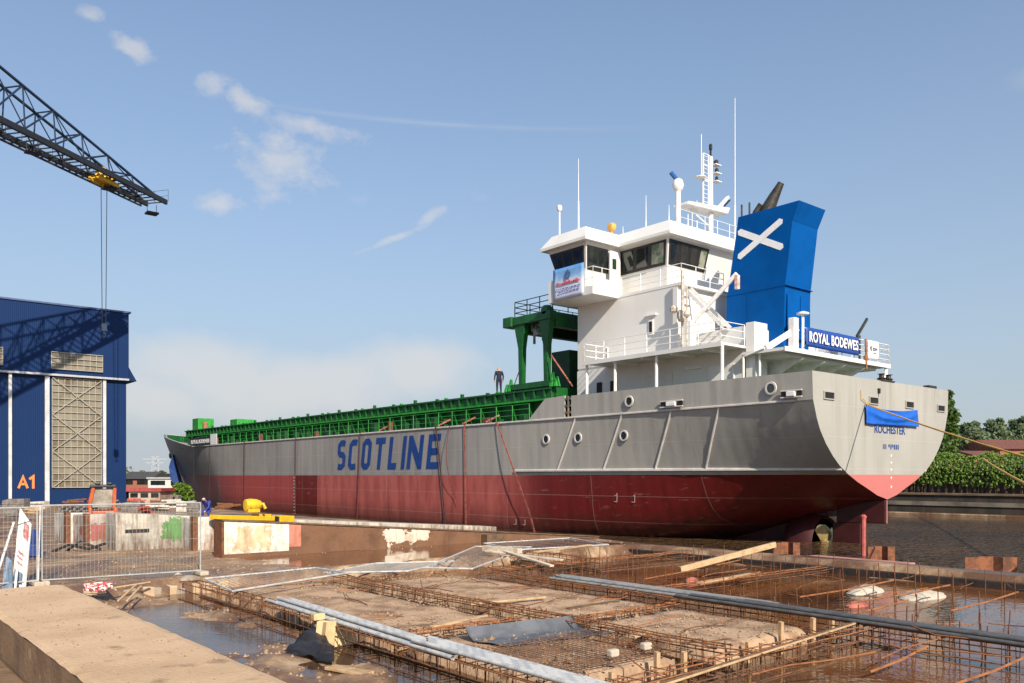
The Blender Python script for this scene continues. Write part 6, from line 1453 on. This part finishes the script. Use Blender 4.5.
# ------------------------------------------------------------------ yard clutter behind the fence
c0 = AT(103, 511, 36); c0.z = 0
root = empty('compact_loader', c0, 'orange red compact loader with black roof parked behind the graffiti blocks', 'loader')
gl = M('cab_glass_bright', (.34, .30, .24), .2, col2=(.20, .17, .14), vs_=2)
ry = Vector((c0.x, c0.y, 0)).normalized(); rx = Vector((ry.y, -ry.x, 0))
def OB(q, u0, u1, v0, v1, z0, z1):
    p = [c0 + rx * u + ry * v for u, v in ((u0, v0), (u1, v0), (u1, v1), (u0, v1))]; q.prism([(a.x, a.y, z0) for a in p], (0, 0, z1 - z0))
q = MB(); OB(q, -.5, .5, .3, 1.4, .5, 1.2); OB(q, -.56, -.42, .0, .3, .75, 1.35); OB(q, .42, .56, 0, .3, .75, 1.35); q.build('body', orange, root, bevel=.05)
q = MB()
for u in (-.55, .42):
    p = c0 + rx * u; pu = c0 + rx * (u * .86 + .01)
    for v in (.3, 1.6): q.beam(Vector((p.x, p.y, 1.35)) + ry * v, Vector((pu.x, pu.y, 2.2)) + ry * v + rx * (.08), .12, .12)
q.build('cab_frame', orange, root)
q = MB(); OB(q, -.52, .52, .2, 1.7, 2.2, 2.32); OB(q, -.3, -.1, .15, .4, 2.32, 2.42); OB(q, .15, .35, .15, .4, 2.32, 2.42); q.build('cab_roof', black, root, bevel=.03)
q = MB(); OB(q, -.42, .42, .36, 1.5, 1.36, 2.15); q.build('cab_window', gl, root)
for u in (-.62, .40):
    for v in (.45, 1.45):
        q = MB(); p = c0 + rx * (u + .1) + ry * v; q.lathe([(.14, -.14), (.4, -.14), (.44, -.06), (.44, .1), (.4, .16), (.14, .16)], (p.x, p.y, .44), 16, 'x'); q.build('wheel', black, root, smooth=True)
q = MB(); OB(q, -.8, .8, -.75, -.1, .1, .55); q.build('bucket', rust, root, bevel=.03)
rx = Vector((CC, -SS, 0)); ry = Vector((SS, CC, 0))
# scrap and stacks seen over the graffiti beam
random.seed(8)
scr = [M('scrap_white', (.62, .57, .50), .7, col2=(.4, .33, .27), vs_=4), M('scrap_grey', (.2, .18, .16), .7, col2=(.12, .1, .09), vs_=4), rust, M('scrap_red', (.42, .09, .06), .6, col2=(.25, .06, .05)), wood]
def scrap(px0, px1, py0, py1, Z, m, lab, kind):
    A = G(px0, py1, 0.0); Z = A.x * SS + A.y * CC; w = (px1 - px0) * Z / F; h = (py1 - py0) * Z / F; root = empty('scrap_stack', (A.x, A.y, A.z - .0), lab, 'scrap', 'scrap and materials stacked in the yard'); q = MB()
    if kind == 'pipes':
        n = max(2, int(h / .16))
        for j in range(n):
            for k in range(int(w / .5)): p = A + rx * (k * .5 + .25 + (j % 2) * .2) + Vector((0, 0, .09 + j * .16)); q.bar(p, p + ry * 2.2, .075, 8)
        q.build('pipes', m, root)
    elif kind == 'beams':
        for j in range(5):
            p = A + rx * random.uniform(0, w * .15) + ry * random.uniform(-.3, .5) + Vector((0, 0, .05 + h * .17 * j)); q.beam(p, p + rx * w * random.uniform(.7, 1) + ry * random.uniform(-.5, .5) + Vector((0, 0, random.uniform(-.05, .15))), .16, .14)
        q.build('beams', m, root)
    else:
        p = [A, A + rx * w, A + rx * w + ry * .9, A + ry * .9]; q.hexa(p, [v + Vector((0, 0, h * random.uniform(.75, 1.0))) for v in p]); q.build('crate', m, root, bevel=.03)
        q = MB(); q.beam(A + Vector((0, 0, h * .5)) - ry * .03, A + rx * w + Vector((0, 0, h * .5)) - ry * .03, .04, .1); q.build('band', scr[1], root)
scrap(145, 172, 504, 511, 38, scr[0], 'long pale beams piled behind the graffiti beam', 'beams')
scrap(160, 182, 498, 508, 40, scr[0], 'heap of white steel sections beside the fence end', 'beams')
scrap(138, 152, 506, 513, 37, scr[3], 'small red painted steel pile behind the graffiti beam', 'beams')
scrap(176, 192, 500, 512, 39, scr[0], 'dirty white crate standing near the bow', 'crate')
scrap(122, 140, 500, 511, 44, scr[1], 'dark crate behind the loader', 'crate')
scrap(56, 86, 505, 515, 46, scr[1], 'stack of dark pipes in front of the hall door', 'pipes')
scrap(20, 42, 506, 514, 48, scr[4], 'low pile of pale timber in front of the hall', 'beams')
scrap(0, 22, 506, 517, 45, scr[1], 'dark steel beams piled at the left edge of the yard', 'beams')
scrap(66, 78, 511, 530, 43, rust, 'rusty crate left of the narrow white block', 'crate')
for a_ in ((2, 24, 498, 509, 1, 'grey crate at the left edge in front of the hall', 'crate'), (30, 44, 500, 508, 0, 'pale crate in front of the hall door with the orange lettering', 'crate'), (62, 84, 499, 506, 2, 'row of rusty beams at the foot of the hall window', 'beams'),
           (126, 142, 497, 505, 3, 'dull red steel pile at the corner of the hall', 'beams'), (142, 160, 496, 504, 0, 'white steel pile in front of the small cabin', 'beams'), (150, 166, 500, 508, 2, 'rusty crate between the white piles', 'crate'),
           (164, 178, 494, 503, 1, 'grey crate under the bright bush by the bow', 'crate'), (186, 200, 503, 512, 1, 'grey crate left of the stooping person', 'crate'), (106, 122, 499, 509, 1, 'dark grey beams beside the loader', 'beams'), (216, 236, 502, 509, 2, 'rusty beams lying close to the ship behind the yellow gear', 'beams')):
    scrap(a_[0], a_[1], a_[2], a_[3], 0, scr[a_[4]], a_[5], a_[6])
c1 = AT(52, 540, 30); c1.z = 0
q = MB(); q.tube([c1, c1 + rx * .6 + Vector((0, 0, .25)), c1 + rx * 1.3 + Vector((0, 0, .1)), c1 + rx * 1.9 + Vector((0, 0, .3))], .05, 6); q.tube([c1 + rx * .3 + ry * .4, c1 + rx * .9 + ry * .2 + Vector((0, 0, .35)), c1 + rx * 1.5 + ry * .5 + Vector((0, 0, .05))], .05, 6); tag(q.build('hose', black), 'tangled black hose lying on the yard behind the fence', 'hose')
# ------------------------------------------------------------------ background on the left, beyond the yard
def house(name, px0, px1, pye, pyr, Z, wall_m, rf_m, lab, cat='house', depth=9, gable=False, wins=3, grp=None):
    A = AT(px0, 480, Z); w = (px1 - px0) * Z / F; ze = EYE + (476 - pye) * Z / F; zr = EYE + (476 - pyr) * Z / F; A.z = 0
    root = empty(name, A + rx * w / 2, lab, cat, grp); z0 = 0.0 if Z < 200 and px0 < 500 else 1.0
    def p(u, v, z): b_ = A + rx * u + ry * v; return Vector((b_.x, b_.y, z))
    q = MB(); q.prism([p(0, 0, z0), p(w, 0, z0), p(w, depth, z0), p(0, depth, z0)], (0, 0, ze - z0)); q.build('wall', wall_m, root)
    q = MB()
    if zr > ze + .3:
        if gable: q.prism([p(-.3, -.3, ze), p(w + .3, -.3, ze), p(w / 2, -.3, zr)], ry * (depth + .6))
        else: q.prism([p(-.3, -.4, ze), p(-.3, depth + .4, ze), p(-.3, depth / 2, zr)], rx * (w + .6))
    else: q.prism([p(-.2, -.2, ze), p(w + .2, -.2, ze), p(w + .2, depth, ze), p(-.2, depth, ze)], (0, 0, .3))
    q.build('roof', rf_m, root)
    for k in range(wins):
        u = w * (k + .5) / wins; ww = min(1.3, w / wins * .36); q = MB(); zm = z0 + (ze - z0) * .55; q.prism([p(u - ww, -.06, zm), p(u + ww, -.06, zm), p(u + ww, -.003, zm), p(u - ww, -.003, zm)], (0, 0, min(1.5, (ze - z0) * .33))); q.build('window', glass, root)
    return root
house('house', 120, 150, 479, 471.5, 150, brickm, roof_dk, 'red brick house with dark roof right of the hall', wins=2)
house('office_building', 148, 188, 479, 478, 140, M('render_white', (.60, .60, .58), .6, col2=(.5, .5, .48)), M('flat_roof_grey', (.35, .36, .37), .7, col2=(.3, .3, .3)), 'low white building with dark window band behind the bow', 'building', wins=2)
house('cabin', 129, 160, 491.5, 488.5, 80, M('cabin_cream', (.45, .37, .30), .7, col2=(.3, .2, .15), vs_=.8), M('cabin_red', (.35, .05, .045), .6, col2=(.25, .04, .035)), 'small cream cabin with red roof beside the hall corner', 'cabin', depth=3, wins=3)
A = AT(155, 476, 165)
root = empty('lattice_mast', (A.x, A.y, 0), 'thin grey lattice mast far behind the brick house', 'mast'); q = MB(); hz1 = EYE + 20 * 165 / F
lm = M('mast_grey', (.42, .44, .46), .6, col2=(.38, .4, .42))
for a, b_ in ((-.8, -.8), (.8, -.8), (.8, .8), (-.8, .8)): q.bar((A.x + a, A.y + b_, 0), (A.x + a * .4, A.y + b_ * .4, hz1), .06, 4)
for k in range(7):
    z = hz1 * k / 7; z2 = hz1 * (k + 1) / 7; q.bar((A.x - .7, A.y - .7, z), (A.x + .6, A.y - .6, z2), .04, 4); q.bar((A.x + .7, A.y - .7, z), (A.x - .6, A.y + .6, z2), .04, 4)
q.build('lattice', lm, root); q = MB(); q.beam(Vector((A.x, A.y, hz1 - .6)) - rx * 2.4, Vector((A.x, A.y, hz1 - .6)) + rx * 2.4, .12, .12); q.beam(Vector((A.x, A.y, hz1 * .8)) - rx * 1.8, Vector((A.x, A.y, hz1 * .8)) + rx * 1.8, .12, .12); q.build('cross_arms', lm, root)
# ------------------------------------------------------------------ trees
def foliage(q, c, r, n, leaf, sq=1.0):
    for _ in range(n):
        while True:
            d = Vector((random.uniform(-1, 1), random.uniform(-1, 1), random.uniform(-1, 1)))
            if .25 < d.length < 1: break
        d *= (random.random() ** .25) / max(.3, d.length) * d.length ** .6
        p = Vector(c) + Vector((d.x * r, d.y * r, d.z * r * sq)); a = Vector((random.uniform(-1, 1), random.uniform(-1, 1), random.uniform(-1, 1))).normalized(); b_ = a.orthogonal().normalized(); s_ = leaf * random.uniform(.6, 1.3)
        b_ = (b_ + a.cross(b_) * random.uniform(-1, 1)).normalized(); c_ = a.cross(b_)
        q.poly([p - b_ * s_, p + c_ * s_ * .55, p + b_ * s_, p - c_ * s_ * .55])
def tree(px_, base_z, Z, top_py, wpx, mat, lab, cat='tree', n=2600, leaf=.30, seed=1, grp=None, trunk_frac=.25, tall=False):
    random.seed(seed); A = AT(px_, 476, Z); zt_ = EYE + (476 - top_py) * Z / F; w = wpx * Z / F / 2; h = zt_ - base_z
    root = empty('tree', (A.x, A.y, base_z), lab, cat, grp); q = MB(); r0 = max(.12, h * .022)
    q.tube([(A.x, A.y, base_z - .3), (A.x + .1, A.y, base_z + h * .35), (A.x - .05, A.y + .1, base_z + h * .8)], r0, 8, r0 * .3)
    cl = []
    nc = 16
    for k in range(nc):
        v = (k + .5) / nc; zz = base_z + h * (trunk_frac + (1 - trunk_frac) * (v * .92 + .03)); prof = math.sin(math.pi * (.12 + .82 * v)) ** .7; t = k * 2.4
        rr = w * prof; c = Vector((A.x + math.cos(t) * rr * .55, A.y + math.sin(t) * rr * .55, zz)); cl.append((c, max(.35, rr * random.uniform(.5, .75))))
        q.tube([(A.x, A.y, zz - h * .12), (c + Vector((A.x, A.y, zz))) / 2, c], r0 * .3, 5, r0 * .08)
    q.build('trunk', bark, root); q = MB()
    for c, r in cl: foliage(q, c, r, n // nc, leaf, .8 if not tall else 1.15)
    q.build('crown', mat, root, fix=False)
tree(946, 3.3, 88, 389, 26, leaf_a, 'tall slender tree rising just beyond the stern', n=4200, leaf=.24, seed=2, tall=True, trunk_frac=.08)
tree(934, 3.3, 92, 408, 26, leaf_a, 'tree half hidden behind the stern of the ship', n=2500, leaf=.26, seed=3)
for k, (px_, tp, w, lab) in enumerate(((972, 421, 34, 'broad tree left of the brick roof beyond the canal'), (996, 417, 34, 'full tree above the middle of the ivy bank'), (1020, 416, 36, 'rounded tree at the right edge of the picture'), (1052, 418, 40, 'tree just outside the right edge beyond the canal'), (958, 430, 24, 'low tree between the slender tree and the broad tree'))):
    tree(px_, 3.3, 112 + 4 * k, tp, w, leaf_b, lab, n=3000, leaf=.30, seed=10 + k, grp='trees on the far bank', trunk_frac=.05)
tree(162, 0, 175, 471, 14, leaf_a, 'small round tree above the low white building', n=900, leaf=.3, seed=20)
tree(181, 0, 90, 484, 26, leaf_c, 'bright green bush beneath the bow of the ship', 'bush', n=900, leaf=.2, seed=21, trunk_frac=.02)
tree(132, 0, 96, 490, 14, leaf_a, 'dark green bush at the foot of the blue hall', 'bush', n=600, leaf=.2, seed=22, trunk_frac=.02)
# ------------------------------------------------------------------ far bank
root = empty('far_quay_wall', (77.5, 45, -1.5), 'dark piled quay wall of the far canal bank with pale ledge', 'quay wall')
wall_dk = M('dark_piling', (.035, .028, .022), .85, col2=(.07, .05, .035), vs_=.9, stretch=(1, 1, .15), bump=.5, bs=6)
q = MB(); q.box(77.42, 77.9, -80, 300, -1.5, 1.0); q.build('lower_wall', wall_dk, root)
q = MB(); q.box(77.30, 79.5, -80, 300, 1.003, 1.16); q.build('pale_ledge', M('ledge_brown', (.20, .13, .08), .8, col2=(.12, .08, .05), vs_=.8), root)
q = MB(); q.box(77.34, 77.417, -80, 300, .05, .42); q.build('fender_timber', M('pale_fender', (.24, .20, .15), .8, col2=(.12, .10, .08), vs_=.5), root)
q = MB(); y = -60
while y < 200: q.lathe([(.16, 0), (.16, 4.0)], (79.3, y, -.5), 8); y += .62
q.box(79.35, 79.7, -80, 300, 1.0, 3.4); q.build('upper_piling', wall_dk, root)
random.seed(77); root = empty('ivy_hedge', (79.6, 40, 1.2), 'thick bright green ivy hanging over the dark piles of the far bank', 'hedge')
q = MB(); y = 14.0
while y < 62:
    topz = 4.7 + .35 * fn(y, 0, .5, 1) + .25 * fn(y, 2, 1.7, 1); hang = 1.9 + .5 * fn(y, 4, .45, 3) + .35 * fn(y, 7, 2.1, 3)
    for _ in range(150):
        z = hang + (topz - hang) * random.random() ** .8; x = 79.05 + .5 * (z - 2) * .35 + random.uniform(-.35, .5); p = Vector((x + max(0, z - 3.4) * .9, y + random.uniform(-.2, .2), z))
        a = Vector((random.uniform(-1, .3), random.uniform(-1, .4), random.uniform(-.2, 1))).normalized(); b_ = a.orthogonal().normalized(); s_ = random.uniform(.06, .15); c_ = a.cross(b_); q.poly([p - b_ * s_, p + c_ * s_ * .7, p + b_ * s_, p - c_ * s_ * .7])
    y += .25
q.build('foliage', leaf_c, root, fix=False)
q = MB(); y = 14.0
while y < 62: q.tube([(79.15, y, 1.1), (79.2, y + .1 * fn(y, 1, 3), 2.6), (79.5, y, 4.2)], .03, 5); y += .7
q.build('stem', bark, root)
house('house', 1000, 1060, 449, 438, 104, brickm, roof_red, 'house with weathered red tile roof behind the ivy bank', depth=10, wins=2)
house('house', 930, 950, 457, 449, 98, brickm, roof_red, 'low red roofed house just beyond the stern', depth=8, wins=1)
house('shed', 974, 998, 455, 450, 96, brickm, roof_red, 'low brick shed with red roof at the ivy bank', 'shed', depth=6, wins=1)
# distant belt of trees closing the horizon
random.seed(99); q = MB()
for k in range(70):
    x = -420 + k * 16; y = 620 + random.uniform(-40, 60)
    foliage(q, (x, y, random.uniform(2, 4)), random.uniform(7, 11), 110, 1.2, .6)
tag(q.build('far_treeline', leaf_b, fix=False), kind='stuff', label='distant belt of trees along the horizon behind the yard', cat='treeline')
